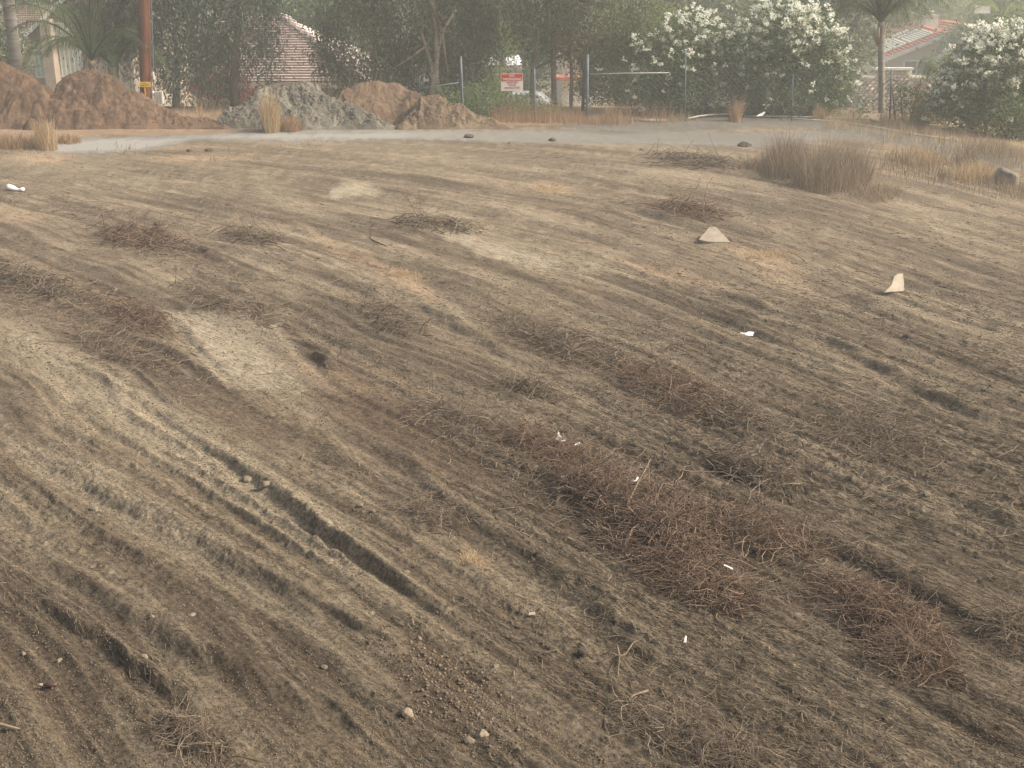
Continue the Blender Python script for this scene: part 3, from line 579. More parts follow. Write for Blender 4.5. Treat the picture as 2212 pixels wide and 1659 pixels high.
# ------------------------------------------------------------------ dirt piles
def pile(name, prof, D, m, lab, c1, c2, group, seed, rough=.07, slope=1.25, strk=1.0, chunks=0):
    A = np.array(prof, float); toe = D - 2.1 if D > 35.8 else 33.05; Wl = []
    for px, py in A:
        dd = toe
        for _ in range(30):
            q = at(px, py, dd); hh_ = max(q[2] - float(base(q[0], dd)), 0); dd = .5 * dd + .5 * (toe + hh_ * slope + .05)
        Wl.append((q[0], dd, q[2] if hh_ > 0 else float(base(q[0], dd))))
    W = np.array(Wl); D = float(W[W[:, 2].argmax(), 1]); x0, x1 = W[0, 0] - .4, W[-1, 0] + .4
    H = W[:, 2]; nx, ny = 260, 150; half = max(H) * slope + .5
    xs = np.linspace(x0, x1, nx); yv = np.linspace(toe - .4, D + half, ny); XX, YY = np.meshgrid(xs, yv); XX, YY = XX.ravel(), YY.ravel()
    g = base(XX, YY);     h = np.interp(XX + .12 * vn(XX * 3, YY * 3, seed + 3), W[:, 0], H - base(W[:, 0], W[:, 1]), left=0, right=0); wob = h * .35 * vn(XX * .9, YY * .9, seed); Dc = np.interp(XX, W[:, 0], W[:, 1]); fd = np.abs(YY - Dc + wob * .5) / (h * slope + .12)
    z = h * np.clip(1.03 - fd ** 1.2, -.15, 1.0)
    env = sstep(0, .25, z)
    z = z + env * (rough * fbm(XX * 2.2, YY * 2.2, seed, 4) + rough * .5 * fbm(XX * 6.5 + YY * 1.5, YY * 5, seed + 5, 3) + rough * .4 * np.clip(fbm(XX * 14, YY * 14, seed + 9, 2), 0, 1)) - .03
    pn = fbm(XX * 1.3, YY * 1.3, seed + 20, 3); fn = fbm(XX * 9 + YY * 4, YY * 8, seed + 25, 3)
    C = mixc(np.repeat(np.array(c1)[None, :], len(XX), 0), np.array(c2), sstep(-.35, .45, pn * .6 + fn * .8))
    idx = np.arange(nx * ny).reshape(ny, nx); Qp = np.stack([idx[:-1, :-1], idx[:-1, 1:], idx[1:, 1:], idx[1:, :-1]], -1).reshape(-1, 4)
    keep = (z > -.02)[Qp].any(1); o = mesh_np(name, np.stack([XX, YY, g + z], 1), Qp[keep], M[m], smooth=True, col=C)
    place(o, (x0 + x1) / 2, D, float(base((x0 + x1) / 2, D))); tag(o, lab, 'dirt pile', group)
    if chunks:
        k = rng.choice(np.where(z > .1)[0], chunks); V = []; Fs = []; ti = []
        for q in k:
            s_ = rng.uniform(.015, .035) if m == 'dirt' and rough < .12 else rng.uniform(.014, .042); p = np.array([XX[q], YY[q], g[q] + z[q]]); b = np.array([[1,0,0],[-1,0,0],[0,1,0],[0,-1,0],[0,0,.7],[0,0,-.7]]) * s_ * rng.uniform(.6, 1.3, (6, 1)) + rng.normal(0, .2 * s_, (6, 3))
            n0 = len(V); V += list(p + b); Fs += [(n0+a, n0+b_, n0+c_) for a, b_, c_ in ((0,2,4),(2,1,4),(1,3,4),(3,0,4),(2,0,5),(1,2,5),(3,1,5),(0,3,5))]
        V = np.array(V) - np.array(o.location); cc = np.repeat(np.array(c2)[None, :], len(V), 0) * rng.uniform(.7, 1.3, (len(V), 1))
        tag(mesh_np('lumps', V, np.array(Fs), M[m], o, col=cc), kind='stuff')
    return o
BR1, BR2 = (.098, .062, .042), (.175, .116, .079)
pile('dirt_pile', [(-190,230),(-150,150),(-60,128),(0,130),(38,140),(60,155),(92,184),(130,212),(175,245),(215,270),(235,284)], 35.3, 'dirt', 'big brown dirt pile cut by the left edge', BR1, BR2, 'piles of dug earth', 201, .10, chunks=380)
pile('dirt_pile', [(60,262),(85,225),(112,188),(140,166),(163,156),(190,154),(218,160),(245,172),(275,192),(300,204),(340,222),(378,243),(425,268),(460,282)], 35.2, 'dirt', 'brown conical dirt pile left of the utility pole', BR1, BR2, 'piles of dug earth', 221, .09, chunks=380)
pile('dirt_pile', [(360,282),(385,256),(415,248),(450,250),(480,262),(500,282)], 34.2, 'dirt', 'low brown dirt heap between the conical pile and the grey pile', BR1, BR2, 'piles of dug earth', 241, .08, chunks=60)
pile('gravel_pile', [(455,282),(476,248),(500,232),(524,220),(552,205),(580,187),(620,183),(660,181),(690,190),(715,208),(735,216),(772,232),(810,248),(840,266),(868,281)], 35.1, 'dirt', 'grey gravel pile in the middle of the row', (.100,.092,.076), (.20,.186,.152), 'piles of dug earth', 261, .14, 1.15, chunks=1600)
pile('dirt_pile', [(690,282),(715,225),(740,194),(768,180),(810,176),(850,178),(868,182),(890,197),(910,208),(935,225),(965,250),(1000,281)], 36.0, 'dirt', 'smooth tan dirt pile behind the grey gravel pile', (.125,.084,.056), (.20,.142,.096), 'piles of dug earth', 281, .07, chunks=90)
pile('dirt_pile', [(860,282),(885,235),(905,208),(935,206),(958,207),(972,220),(1000,227),(1030,243),(1062,258),(1090,270),(1120,281)], 35.2, 'dirt', 'lumpy tan dirt pile at the right end of the row', (.125,.09,.062), (.215,.163,.112), 'piles of dug earth', 301, .10, chunks=500)

# ------------------------------------------------------------------ foliage
def leaves(name, Cn, n, sig, ln, wd, m, parent, droop=.5, tintc=None, elong=1.0, seed_t=.25):
    "n leaves round every clump centre"
    K = len(Cn); c_ = np.repeat(Cn, n, 0); N = len(c_); off = rng.normal(0, 1, (N, 3)) * np.repeat(sig, n)[:, None]; off[:, 2] *= elong
    p = c_ + off; a = rng.uniform(0, 2 * np.pi, N); ph = rng.normal(-droop, .5, N)
    d = np.stack([np.cos(a) * np.cos(ph), np.sin(a) * np.cos(ph), np.sin(ph)], 1); r = rng.normal(0, 1, (N, 3)); s_ = np.cross(d, r); s_ /= np.linalg.norm(s_, axis=1, keepdims=True) + 1e-9
    L = (ln * rng.uniform(.6, 1.4, N))[:, None]; W_ = (wd * rng.uniform(.6, 1.4, N))[:, None]
    V = np.stack([p, p + d * L * .5 + s_ * W_ / 2, p + d * L, p + d * L * .5 - s_ * W_ / 2], 1)
    tb = np.repeat(rng.uniform(0, 1, K) if tintc is None else tintc, n); t = np.clip(tb * (1 - seed_t) + rng.uniform(-.1, 1, N) * seed_t + rng.normal(0, .08, N), 0, 1)
    return mesh_np(name, V.reshape(-1, 3), np.arange(N * 4).reshape(-1, 4), M[m], parent, attrs={'tint': ('FACE', t)})
def clumps(blobs, D, n, depth=.8, shell=.55):
    out = []; wt = np.array([b[2] * b[3] for b in blobs], float); wt /= wt.sum()
    for (X, Y, rx, ry, *dd), q in zip(blobs, wt):
        c0 = at(X, Y, D + (dd[0] if dd else 0)); s_ = D / F * 1.04; k = max(3, int(n * q)); v = rng.normal(0, 1, (k, 3)); v /= np.linalg.norm(v, axis=1, keepdims=True)
        r = rng.uniform(shell, 1, k) ** .7; out.append(c0 + v * r[:, None] * np.array([rx * s_, max(rx, ry) * s_ * depth, ry * s_]))
    C = np.vstack(out); g = base(C[:, 0], C[:, 1]); C[:, 2] = np.maximum(C[:, 2], g + .15); return C
def tree(name, lab, D, blobs, trunks, m, n=300, per=60, sig=.22, ln=.13, wd=.04, droop=.7, elong=1.3, bark='bark', group=None, cat='tree', flowers=None, depth=.8, shell=.5, limbs=10, tf=0):
    C = clumps(blobs, D, n, depth, shell); x0 = at(trunks[0][0][0], trunks[0][0][1], D)[0] if trunks else C[:, 0].mean(); g0 = float(base(x0, D)); o = empty(name, (x0, D, g0)); off = np.array([x0, D, g0])
    tag(o, lab, cat, group)
    leaves('crown', C - off, per, sig * rng.uniform(.6, 1.5, len(C)), ln, wd, m, o, droop, elong=elong)
    if trunks:
        ends = []
        for tr in trunks:
            mb = MB(); pts = [at(px, py, D - tf) for px, py, r in tr]; rr = [r for *_, r in tr]; b0 = pts[0].copy(); gz0 = float(base(b0[0], D - tf))
            if b0[2] > gz0 + .1: pts = [np.array([b0[0], D - tf, gz0 - .1])] + pts; rr = [rr[0] * 1.15] + rr
            mb.tube([p - off for p in pts], rr, 8); tr_o = mb.build('trunk', M[bark], o, smooth=True); ends.append(pts[-1]); ends.append(pts[len(pts)//2])
        if limbs:
            mb = MB()
            for q in rng.choice(len(C), min(limbs, len(C)), replace=False):
                e = ends[int(rng.integers(len(ends)))]; mid = (e + C[q]) / 2 + rng.normal(0, .15, 3); mb.tube([e - off, mid - off, C[q] - off], list(np.array([.05, .03, .012]) * min(1, trunks[0][0][2] / .08)), 5)
            mb.build('limbs', M[bark], o, smooth=True)
    if flowers:
        nf, ytop, ybot, mf, fs = flowers; k = rng.choice(len(C), nf); cen = C[k] * 1.0; mid = C.mean(0); v = cen - mid; v[:, 1] = np.where(v[:, 1] > 0, v[:, 1] * rng.choice([-1, 1], nf), v[:, 1]); cen = mid + v * rng.uniform(1.06, 1.2, nf)[:, None] + rng.normal(0, .12, (nf, 3))
        _, Yp = proj(cen[:, 0], cen[:, 1], cen[:, 2]); pr = np.clip((ybot - Yp) / (ybot - ytop), .0, 1) ** 1.7 + .035; cen = cen[rng.uniform(0, 1, nf) < pr]
        leaves('flowers', cen - off, 15, fs * .75 * rng.uniform(.5, 1.4, len(cen)), .07, .065, mf, o, -.3, elong=.7)
    return o
# big trees behind the dirt piles
tree('pepper_tree', 'tall dense blue-grey tree right of the utility pole', 38.5, [(370,60,70,110),(450,10,90,90),(540,30,52,90),(583,120,22,60),(400,150,55,60),(480,140,60,70,1.0),(470,-120,120,110),(340,-60,60,120)],
     [[(505,190,.13),(508,120,.12),(515,50,.09),(520,-60,.06)], [(380,220,.12),(385,120,.10),(370,20,.06)], [(430,215,.08),(440,120,.07),(470,0,.05)]], 'pepper', 700, 60, .24, .12, .04, .9, 1.6, group='large trees behind the dirt piles')
tree('pepper_tree', 'broad dark tree with peeling pale trunk behind the tan dirt pile', 38.5, [(770,60,90,120),(880,20,110,110),(980,60,95,100),(1020,112,42,52),(830,150,70,50),(930,150,80,60),(720,110,35,60),(880,-140,190,120),(985,188,48,38),(1040,20,55,50)],
     [[(928,235,.11),(940,170,.095),(944,120,.085),(940,60,.07),(930,-40,.05)], [(944,120,.05),(955,70,.05),(985,20,.04)], [(935,150,.06),(920,100,.05),(900,40,.03)]], 'euc', 1100, 62, .24, .12, .04, .9, 1.5, bark='palebark', tf=.9, group='large trees behind the dirt piles')
tree('gum_tree', 'airy olive tree with several thin dark trunks above the no trespassing sign', 37.6, [(1180,20,90,70),(1290,40,95,80),(1340,100,60,50),(1150,80,50,45),(1230,92,75,34),(1240,-110,160,100),(1400,40,50,60)],
     [[(1198,255,.09),(1196,180,.08),(1195,100,.06),(1180,0,.05)], [(1232,262,.06),(1235,170,.055),(1232,80,.04),(1250,0,.03)], [(1152,250,.10),(1150,200,.09),(1152,150,.07),(1165,60,.04)], [(1258,255,.05),(1262,160,.05),(1275,60,.03)]], 'euc2', 640, 58, .22, .11, .035, .6, 1.2, tf=.5, group='large trees behind the dirt piles')
tree('pepper_tree', 'dark hanging foliage tree between the left palm and the utility pole', 39.5, [(255,20,60,90),(300,90,40,80),(210,30,60,60),(270,-100,90,90)], [[(245,220,.12),(250,120,.10),(255,20,.07)]], 'pepper', 260, 60, .22, .13, .03, 1.2, 2.2, group='large trees behind the dirt piles')
# oleanders
OG = 'white flowering oleanders along the fence'
tree('oleander', 'wide oleander with white flowers on top, left one of the joined pair', 36.6, [(1450,140,95,75),(1500,90,80,60),(1540,160,90,80),(1400,190,90,60),(1600,120,60,70),(1480,215,110,40)], [[(1480,255,.05),(1470,160,.03)], [(1520,255,.05),(1540,150,.03)]], 'olean', 620, 60, .2, .13, .028, -.2, 1.0, group=OG, cat='bush', flowers=(1300, 35, 240, 'flower', .05), limbs=6)
tree('oleander', 'tallest oleander, crown covered in white flowers, right one of the joined pair', 36.3, [(1690,80,80,60),(1735,105,72,70),(1765,170,68,65),(1650,150,70,80),(1710,210,105,42),(1800,175,34,50)], [[(1700,255,.05),(1690,140,.03)], [(1750,255,.05),(1770,150,.03)]], 'olean', 680, 60, .2, .13, .028, -.2, 1.0, group=OG, cat='bush', flowers=(1800, 20, 235, 'flower', .055), limbs=6)
tree('oleander', 'oleander thick with white flowers at the right edge', 33.8, [(2125,132,75,58),(2180,160,90,90),(2085,195,66,55),(2230,120,70,60),(2150,225,110,60),(2045,240,45,34),(2230,250,70,60)], [[(2130,285,.05),(2120,180,.03)], [(2190,290,.05),(2200,180,.03)]], 'olean', 680, 60, .2, .125, .027, -.2, 1.0, group=OG, cat='bush', flowers=(2300, 70, 290, 'flower', .055), limbs=6)
tree('shrub', 'thin leafy shrub between the palm trunk and the right oleander', 34.6, [(1965,222,36,30),(1940,215,20,26),(1868,232,18,24)], [[(1950,262,.02),(1945,190,.012)], [(1965,262,.02),(1990,180,.01)], [(1935,262,.02),(1925,170,.01)]], 'green', 45, 34, .15, .08, .03, .2, 1.0, cat='shrub', shell=.2)
tree('shrub', 'yellow-green sunlit shrub between the gum tree and the oleanders', 41, [(1340,95,50,45),(1400,70,40,40),(1300,120,40,40),(1440,60,35,30)], [[(1350,240,.05),(1350,120,.03)]], 'bright', 170, 50, .22, .12, .04, .2, 1.0, cat='shrub')
tree('shrub', 'green shrub filling the gap under the gum tree crown', 40, [(1330,170,70,55),(1280,190,30,40),(1400,200,60,50)], [[(1330,250,.05),(1335,180,.03)]], 'euc2', 220, 50, .22, .12, .04, .2, 1.0, cat='shrub')
tree('shrub', 'bright shrub left of the no trespassing sign', 42, [(1065,165,30,30),(1075,205,28,30),(1040,225,50,30)], [[(1065,250,.04),(1065,190,.02)]], 'bright', 90, 45, .2, .1, .035, .2, 1.0, cat='shrub')
tree('shrub', 'low dark green scrub along the fence beside the tan pile', 36.2, [(1070,228,70,24),(1150,235,60,18),(1000,215,45,30)], [[(1080,262,.03),(1080,240,.02)]], 'green', 150, 45, .16, .09, .03, .1, .9, cat='shrub')
tree('shrub', 'pink flowering shrub under the blue-grey tree', 41, [(438,185,22,30),(525,205,28,22)], [[(440,240,.03),(440,190,.02)]], 'pink', 60, 35, .18, .07, .04, .3, 1.0, cat='shrub')
tree('shrub', 'yellow-green shrub seen through the blue-grey tree', 43, [(470,100,30,30),(300,70,20,40)], [[(470,230,.04),(470,120,.02)]], 'bright', 60, 40, .2, .1, .035, .2, 1.0, cat='shrub')
# palms
def palm(lab, D, top, r0, nf, L, lean0=.9, m='palm', bark='palmbark', drop=1.0, leaf=.45, group='palm trees', seed=1, trunk_to=None, ring=False, spread=None):
    rg = np.random.default_rng(seed); T = at(top[0], top[1], D); bx = at(trunk_to[0], trunk_to[1], D)[0] if trunk_to else T[0]; g0 = float(base(bx, D)); o = empty('palm_tree', (bx, D, g0)); off = np.array([bx, D, g0]); tag(o, lab, 'palm tree', group)
    mb = MB(); k = 14; pts = [np.array([bx + (T[0] - bx) * i / k, D, g0 - .1 + (T[2] - g0 + .1) * i / k]) - off for i in range(k + 1)]; mb.tube(pts, [r0 * (1 + .05 * (i % 2)) for i in range(k + 1)], 12); mb.build('trunk', M[bark], o, smooth=True)
    V = []; Fs = []; tn = []; mb = MB()
    for f_ in range(nf):
        a = (f_ + rg.uniform(-.3, .3)) * 2 * math.pi / nf * (1 if spread is None else 1); el = rg.uniform(.1, 1.25) if spread is None else rg.uniform(*spread); l_ = L * rg.uniform(.8, 1.1); P = [T - off]; d = np.array([math.cos(a) * math.cos(el), math.sin(a) * math.cos(el), math.sin(el)]); ks = 16
        for i in range(ks):
            d = d + np.array([0, 0, -.085 * drop * (1 + i / 10)]); d /= np.linalg.norm(d); P.append(P[-1] + d * l_ / ks)
        P = np.array(P); mb.tube(P[::2], list(np.linspace(.035, .008, len(P[::2]))), 5, cap=False)
        tb = rg.uniform(.1, .9)
        for i in np.linspace(2.2, ks - .2, 46):
            i0 = int(i); p = P[i0] + (P[min(i0 + 1, ks)] - P[i0]) * (i - i0); t = P[min(i0 + 1, ks)] - P[i0]; t /= np.linalg.norm(t) + 1e-9; sd_ = np.cross(t, [0, 0, 1.]); sd_ /= np.linalg.norm(sd_) + 1e-9
            ll = leaf * math.sin(math.pi * (.12 + .8 * i / ks)) * rg.uniform(.8, 1.2)
            for s_ in (-1, 1):
                e1 = p + (sd_ * s_ * .75 + t * .5 + np.array([0, 0, .1])) * ll * .45; e2 = e1 + (sd_ * s_ * .22 + t * .2 + np.array([0, 0, -.9])) * ll * .6; wv_ = t * .010
                n0 = len(V); V += [p - wv_, p + wv_, e1 + wv_ * .9, e1 - wv_ * .9, e2 + wv_ * .15, e2 - wv_ * .15]; Fs += [(n0, n0+1, n0+2, n0+3), (n0+3, n0+2, n0+4, n0+5)]; tt_ = float(np.clip(tb + rg.normal(0, .15), 0, 1)); tn += [tt_, tt_]
    cr = mesh_np('fronds', np.array(V), np.array(Fs), M[m], o, attrs={'tint': ('FACE', tn)}); mb.build('frond_ribs', M[m], cr, smooth=True)
    if ring:
        mb = MB()
        for i in range(9): mb.tube([np.array([T[0]-bx + math.cos(i*.7)*r0*.6, math.sin(i*.7)*r0*.6, T[2]-g0-.75+.04*i]), np.array([T[0]-bx + math.cos(i*.7)*r0*1.9, math.sin(i*.7)*r0*1.9, T[2]-g0-.5+.06*i])], [.05, .03], 6)
        mb.build('leaf_bases', M['palebark'], o, smooth=True)
    return o
palm('queen palm with smooth grey trunk standing between the two groups of oleanders', 37.5, (1903, 48), .095, 17, 2.4, drop=1.0, leaf=.6, seed=3, trunk_to=(1906, 240), ring=True, spread=(.85, 1.5))
palm('large palm whose drooping fronds hang over the left dirt pile', 37.5, (10, -60), .17, 17, 3.8, drop=1.25, leaf=.75, seed=5)
palm('short bushy palm behind the conical dirt pile, left of the pole', 37.2, (198, 130), .10, 12, 3.2, drop=.9, leaf=.6, seed=8, spread=(.7, 1.45), bark='shagbark')
palm('second short palm close behind the conical dirt pile', 38.0, (243, 145), .13, 11, 3.0, drop=.9, leaf=.6, seed=11, spread=(.7, 1.4), bark='shagbark')
palm('far palm with thick shaggy trunk beside the white building', 72, (1425, -90), .50, 24, 3.4, drop=1.2, leaf=.8, seed=12, bark='shagbark')
palm('far palm with shaggy trunk behind the tallest oleander', 72, (1664, -90), .42, 24, 3.4, drop=1.2, leaf=.8, seed=14, bark='shagbark')
palm('small feathery palm growing in front of the house with solar panels', 60, (2030, 140), .09, 14, 1.3, drop=1.3, leaf=.55, seed=15, m='bright')
palm('bright arching palm in the haze at the upper right', 70, (2165, 40), .14, 14, 2.8, drop=1.4, leaf=.7, seed=16, m='bright')

# ------------------------------------------------------------------ utility pole, fence, signs, pipes
D = 36.2
p0 = at(316, 222, D); p1 = at(305, -260, D); g0 = float(base(p0[0], D)); up = empty('utility_pole', (p0[0], D, g0)); off = np.array([p0[0], D, g0]); tag(up, 'brown wooden utility pole with a yellow tag and a grey meter box', 'utility pole')
dirv = (p1 - p0) / np.linalg.norm(p1 - p0); b0 = p0 - dirv * ((p0[2] - g0 + .3) / dirv[2])
mb = MB(); mb.tube([b0 + dirv * t - off for t in np.linspace(0, 8.5, 12)], list(np.linspace(.165, .15, 12)), 20); mb.build('post', M['pole'], up, smooth=True)
mb = MB(); mb.tube([at(333, 195, D - .1) - off, at(331, 150, D - .1) - off, at(328, 60, D - .1) - off, at(322, -200, D - .1) - off], .018, 6); mb.build('conduit', M['galv'], up)
mb = MB(); mb.tube([at(332.5, 172, D - .14) - off, at(330, 155, D - .14) - off], .035, 8); mb.build('conduit_cover', M['box'], up)
def flat(name, X0, Y0, X1, Y1, D_, mt, parent, off, th=.02, bev=.0, rot=0):
    a = at(X0, Y0, D_); b = at(X1, Y1, D_); mb = MB(); c_ = (a + b) / 2 - off; mb.box(c_, (abs(b[0]-a[0]), th, abs(b[2]-a[2])), ry=rot); return mb.build(name, M[mt], parent, bevel=bev)
yp = flat('tag_plate', 302.5, 176.5, 325.5, 188, D - .20, 'yellow', up, off, .01)
for i, (X, Y, w_, h_) in enumerate([(308,180,2.6,.9),(312,180.5,.9,3.2),(315.5,181,2.4,.9),(317,182.5,.9,3),(321,182,2.8,.8),(307,184.5,.8,3),(310,185,2.8,.8),(314.5,185,.8,2.6),(320.5,185.2,2.6,.8)]):
    a = at(X, Y, D - .212) - off; mb = MB(); mb.box(a, (w_ * D / F, .004, h_ * D / F), ry=rng.normal(0, .3)); mb.build('tag_mark', M['ink'], yp)
flat('tag_strip', 311.5, 189, 315.5, 206, D - .20, 'yellow', up, off, .01)
bx = flat('meter_box', 334, 197.5, 353.5, 224, D - .22, 'box', up, off, .14, .01)
mb = MB(); [mb.box(at(X, 211, D - .293) - off, (.012, .006, 24 * D / F)) for X in (340, 346)]; mb.build('box_seams', M['galv'], bx)
flat('small_plate', 323.5, 200, 328.5, 214, D - .22, 'galv', up, off, .03)
mb = MB(); mb.tube([at(330, 203, D - .2) - off, at(333, 203, D - .2) - off], .06, 10); mb.tube([at(331, 197, D-.2) - off, at(331, 203, D-.2) - off], .03, 8); mb.build('meter_socket', M['white'], up, smooth=True)

# chain link fence
FD = 34.6
fx = lambda X: at(X, 200, FD)[0]
f0 = empty('chain_link_fence', (fx(995), FD, float(base(fx(995), FD)))); off = np.array(f0.location); tag(f0, 'sagging chain link fence with leaning galvanised posts behind the dirt piles', 'fence')
def post(X0, Y0, X1, Y1, r=.045, D_=FD, nm='post'):
    a = at(X0, Y0, D_); b = at(X1, Y1, D_); g = float(base(a[0], D_)); d = (b - a) / (b[2] - a[2]); a = a + d * (g - .1 - a[2]); mb = MB(); mb.tube([a - off, (a + b) / 2 - off, b - off], r, 8); mb.build(nm, M['galv'], f0, smooth=True)
post(999, 224, 995, 122, .034); post(1268, 262, 1269, 118, .042); post(1155, 240, 1154, 148, .026); post(1480, 255, 1481, 120, .016); post(1711, 240, 1713, 160, .014); post(1922, 262, 1926, 150, .024)
def rail(P, r, nm='rail', mt='galv'):
    mb = MB(); mb.tube([at(X, Y, FD - .03) - off for X, Y in P], r, 6); mb.build(nm, M[mt], f0, smooth=True)
rail([(885,195),(930,188),(992,178)], .016); rail([(1275,160),(1350,158),(1446,157)], .010, mt='box')
n1 = []
xa, xb = fx(995), fx(1925)
mbx = []
for s_ in (-1, 1):
    t = np.arange(xa, xb, .14); h_ = 1.45; x_ = t + 0
    z0 = base(x_, np.full(len(x_), FD)); k_ = 2; P = np.zeros((len(x_), 2, 3)); P[:, 0, 0] = x_; P[:, 1, 0] = x_ + s_ * h_; P[:, :, 1] = FD + .05 + .01 * s_; P[:, 0, 2] = z0 + .05; P[:, 1, 2] = z0 + .05 + h_
    mbx.append(P)
P = np.vstack(mbx); strands('wire_mesh', P - off, np.full((len(P), 2), .0022), M['galv'], np.full(len(P), .5), f0)

def text(body, size, loc, mt, parent, name, th=.002, sx=1.0, rot=0):
    cu = bpy.data.curves.new(name, 'FONT'); cu.body = body; cu.size = size; cu.align_x = 'CENTER'; cu.align_y = 'CENTER'; cu.extrude = th; cu.offset = size * .012
    t = bpy.data.objects.new(name, cu); COL.objects.link(t); bpy.context.view_layer.update()
    me = bpy.data.meshes.new_from_object(t.evaluated_get(bpy.context.evaluated_depsgraph_get())); bpy.data.objects.remove(t); me.materials.clear(); me.materials.append(M[mt])
    o = bpy.data.objects.new(name, me); link(o, parent); o.location = loc; o.rotation_euler = (R(90), 0, 0); o.scale = (sx, 1, 1); return o
SD = FD - .12
c0 = at(1106, 177.5, SD); sg = empty('warning_sign', tuple(c0)); tag(sg, 'red and white no trespassing sign hanging on the fence', 'sign'); sg.rotation_euler = (0, R(-1.5), 0)
SW, SH = 45 * SD / F * 1.03, 34 * SD / F * 1.04
mb = MB(); mb.box((0, 0, 0), (SW, .01, SH)); mb.build('panel', M['signwhite'], sg)
mb = MB(); mb.box((0, -.008, SH * .275), (SW * .95, .004, SH * .40)); rb = mb.build('red_band', M['signred'], sg)
text('NO', SH * .20, (0, -.0135, SH * .37), 'whiteink', rb, 'lettering', .001)
text('TRESPASSING', SH * .19, (0, -.0135, SH * .17), 'whiteink', rb, 'lettering', .001, .98)
text('VIOLATORS', SH * .145, (0, -.008, -SH * .02), 'redink', sg, 'lettering', .001, .85)
text('WILL BE', SH * .15, (0, -.008, -SH * .17), 'redink', sg, 'lettering', .001, .85)
text('PROSECUTED', SH * .155, (0, -.008, -SH * .33), 'redink', sg, 'lettering', .001, .95)

def pipe(P, r, lab, nm='pipe', mt='pvc', lift=.03):
    pts = []
    for X, Y in P:
        x, y = hit(np.array([X], float), np.array([Y], float)); pts.append((float(x[0]), float(y[0]), float(gz(x, y)[0]) + lift))
    mb = MB(); mb.tube(pts, r, 7); o = mb.build(nm, M[mt], smooth=True); place(o, *pts[0]); tag(o, lab, 'pipe', 'pale pipes lying along the fence'); return o
pipe([(1486,262),(1510,256),(1545,252),(1580,251),(1606,252)], .028, 'pale pipe lying under the left oleander, left of the rusty weed', lift=.06)
pipe([(1608,254),(1700,255),(1780,257),(1870,259),(1905,265),(1924,274)], .026, 'long pale pipe curving along the fence toward the right post')
pipe([(1690,261),(1760,265),(1830,270),(1900,282),(1990,298),(2050,305)], .020, 'thin pale pipe behind the dark gravel berm', lift=.05)
pipe([(1368,262),(1400,263),(1440,263)], .024, 'short pale pipe at the edge of the rusty grass')

# ------------------------------------------------------------------ small things on the lot
def stone(X, Y, sx, sy, sz, mt, lab, cat='rock', name='rock', seed=0, sink=.25, group=None, sharp=.25):
    x, y, z = hit1(X, Y); bm = bmesh.new(); bmesh.ops.create_icosphere(bm, subdivisions=3, radius=1); rg = np.random.default_rng(seed + 900); pl = [(Vector(rg.normal(0, 1, 3)).normalized(), rg.uniform(.55, .95)) for _ in range(9)]
    for v in bm.verts:
        for n_, d_ in pl:
            e = v.co.dot(n_) - d_
            if e > 0: v.co -= n_ * e
        v.co *= 1 + .05 * math.sin(v.co.x * 9 + seed) * math.cos(v.co.y * 7); v.co = Vector((v.co.x * sx, v.co.y * sy, v.co.z * sz))
    me = bpy.data.meshes.new(name); bm.to_mesh(me); bm.free(); me.materials.append(M[mt]); o = bpy.data.objects.new(name, me); link(o); o.location = (x, y, z + sz * (1 - sink * 2) * .6); o.rotation_euler = (0, 0, rg.uniform(0, 3)); tag(o, lab, cat, group); return o
RG = 'loose stones on the lot'
for i, (X, Y, s_, mt, lab) in enumerate([(575,1052,.055,'rock','angular tan stone half sunk in the wide rut'),(535,1030,.05,'rock','flat brown stone in the upper end of the wide rut'),(205,1112,.035,'rock','small cut-looking stone on the left ridge'),
    (1042,1597,.035,'rock','largest pale stone near the bottom edge'),(1014,1606,.028,'rock','round clod left of the pale bottom stone'),(880,1555,.035,'rock','lumpy stone amid the dug clods'),(778,1094,.03,'rock','pale stone among the pebbles left of centre'),(806,1108,.022,'rock','smaller pale stone beside the pebbles left of centre'),
    (878,1244,.024,'rock','upright pale chip below the wide rut'),(803,1330,.02,'rock','white stone on the lower left slope'),(1072,1447,.017,'rock','pale flat chip in the lower middle'),(905,1380,.02,'rock','little stone by the twin furrows'),
    (1195,1320,.018,'rock','pebble on the pale ridge below the straw tuft'),(415,1338,.022,'rock','pale stone on the left furrow crest'),(330,1350,.018,'rock','small stone at the left'),(128,1432,.02,'rock','pale stone at lower left above the bottle'),(50,1415,.018,'rock','pale pebble near the lower left edge'),
    (310,1420,.025,'rock','two-tone stone on the lower left slope'),(1262,1140,.015,'rock','white pebble left of the largest heap'),(700,1440,.02,'rock','grey stone on the lower left ridge'),(1100,310,.05,'rock','tiny pale stone by the track edge'),(1385,325,.06,'rock','pale stone at the far side right of centre'),(1285,360,.04,'rock','bright pebble in the far middle'),(2002,1078,.03,'rock','pale chip beside the right rut'),(1440,352,.04,'rock','white chip near the far brush heap'),(1000,905,.02,'rock','white pebble above the long windrow')]):
    stone(X, Y, s_ * 1.0, s_ * .8, s_ * .6, mt, lab, seed=i, group=RG)
for i, (X, Y, sx, lab) in enumerate([(1013,297,.20,'dark clod at the edge of the gravel track'),(1192,304,.16,'low dark clod right of the first one by the track'),(1610,316,.25,'long dark clod beside the track on the right'),(410,328,.14,'dark lumps of soil on the far left'),(452,326,.15,'dark lump beside the others on the far left'),(1968,735,.11,'dark green-black clump on the right slope'),
    (345,484,.15,'dark grassy clod above the far-left brush heap'),(800,1395,.03,'dark clod in the lower rut'),(905,1395,.03,'crumbled dark clod in the lower rut, right of the dark one')]):
    stone(X, Y, sx * .8, sx * .65, sx * .36, 'clod', lab, 'clod', 'earth_clod', seed=40 + i, group='dark earth clods')
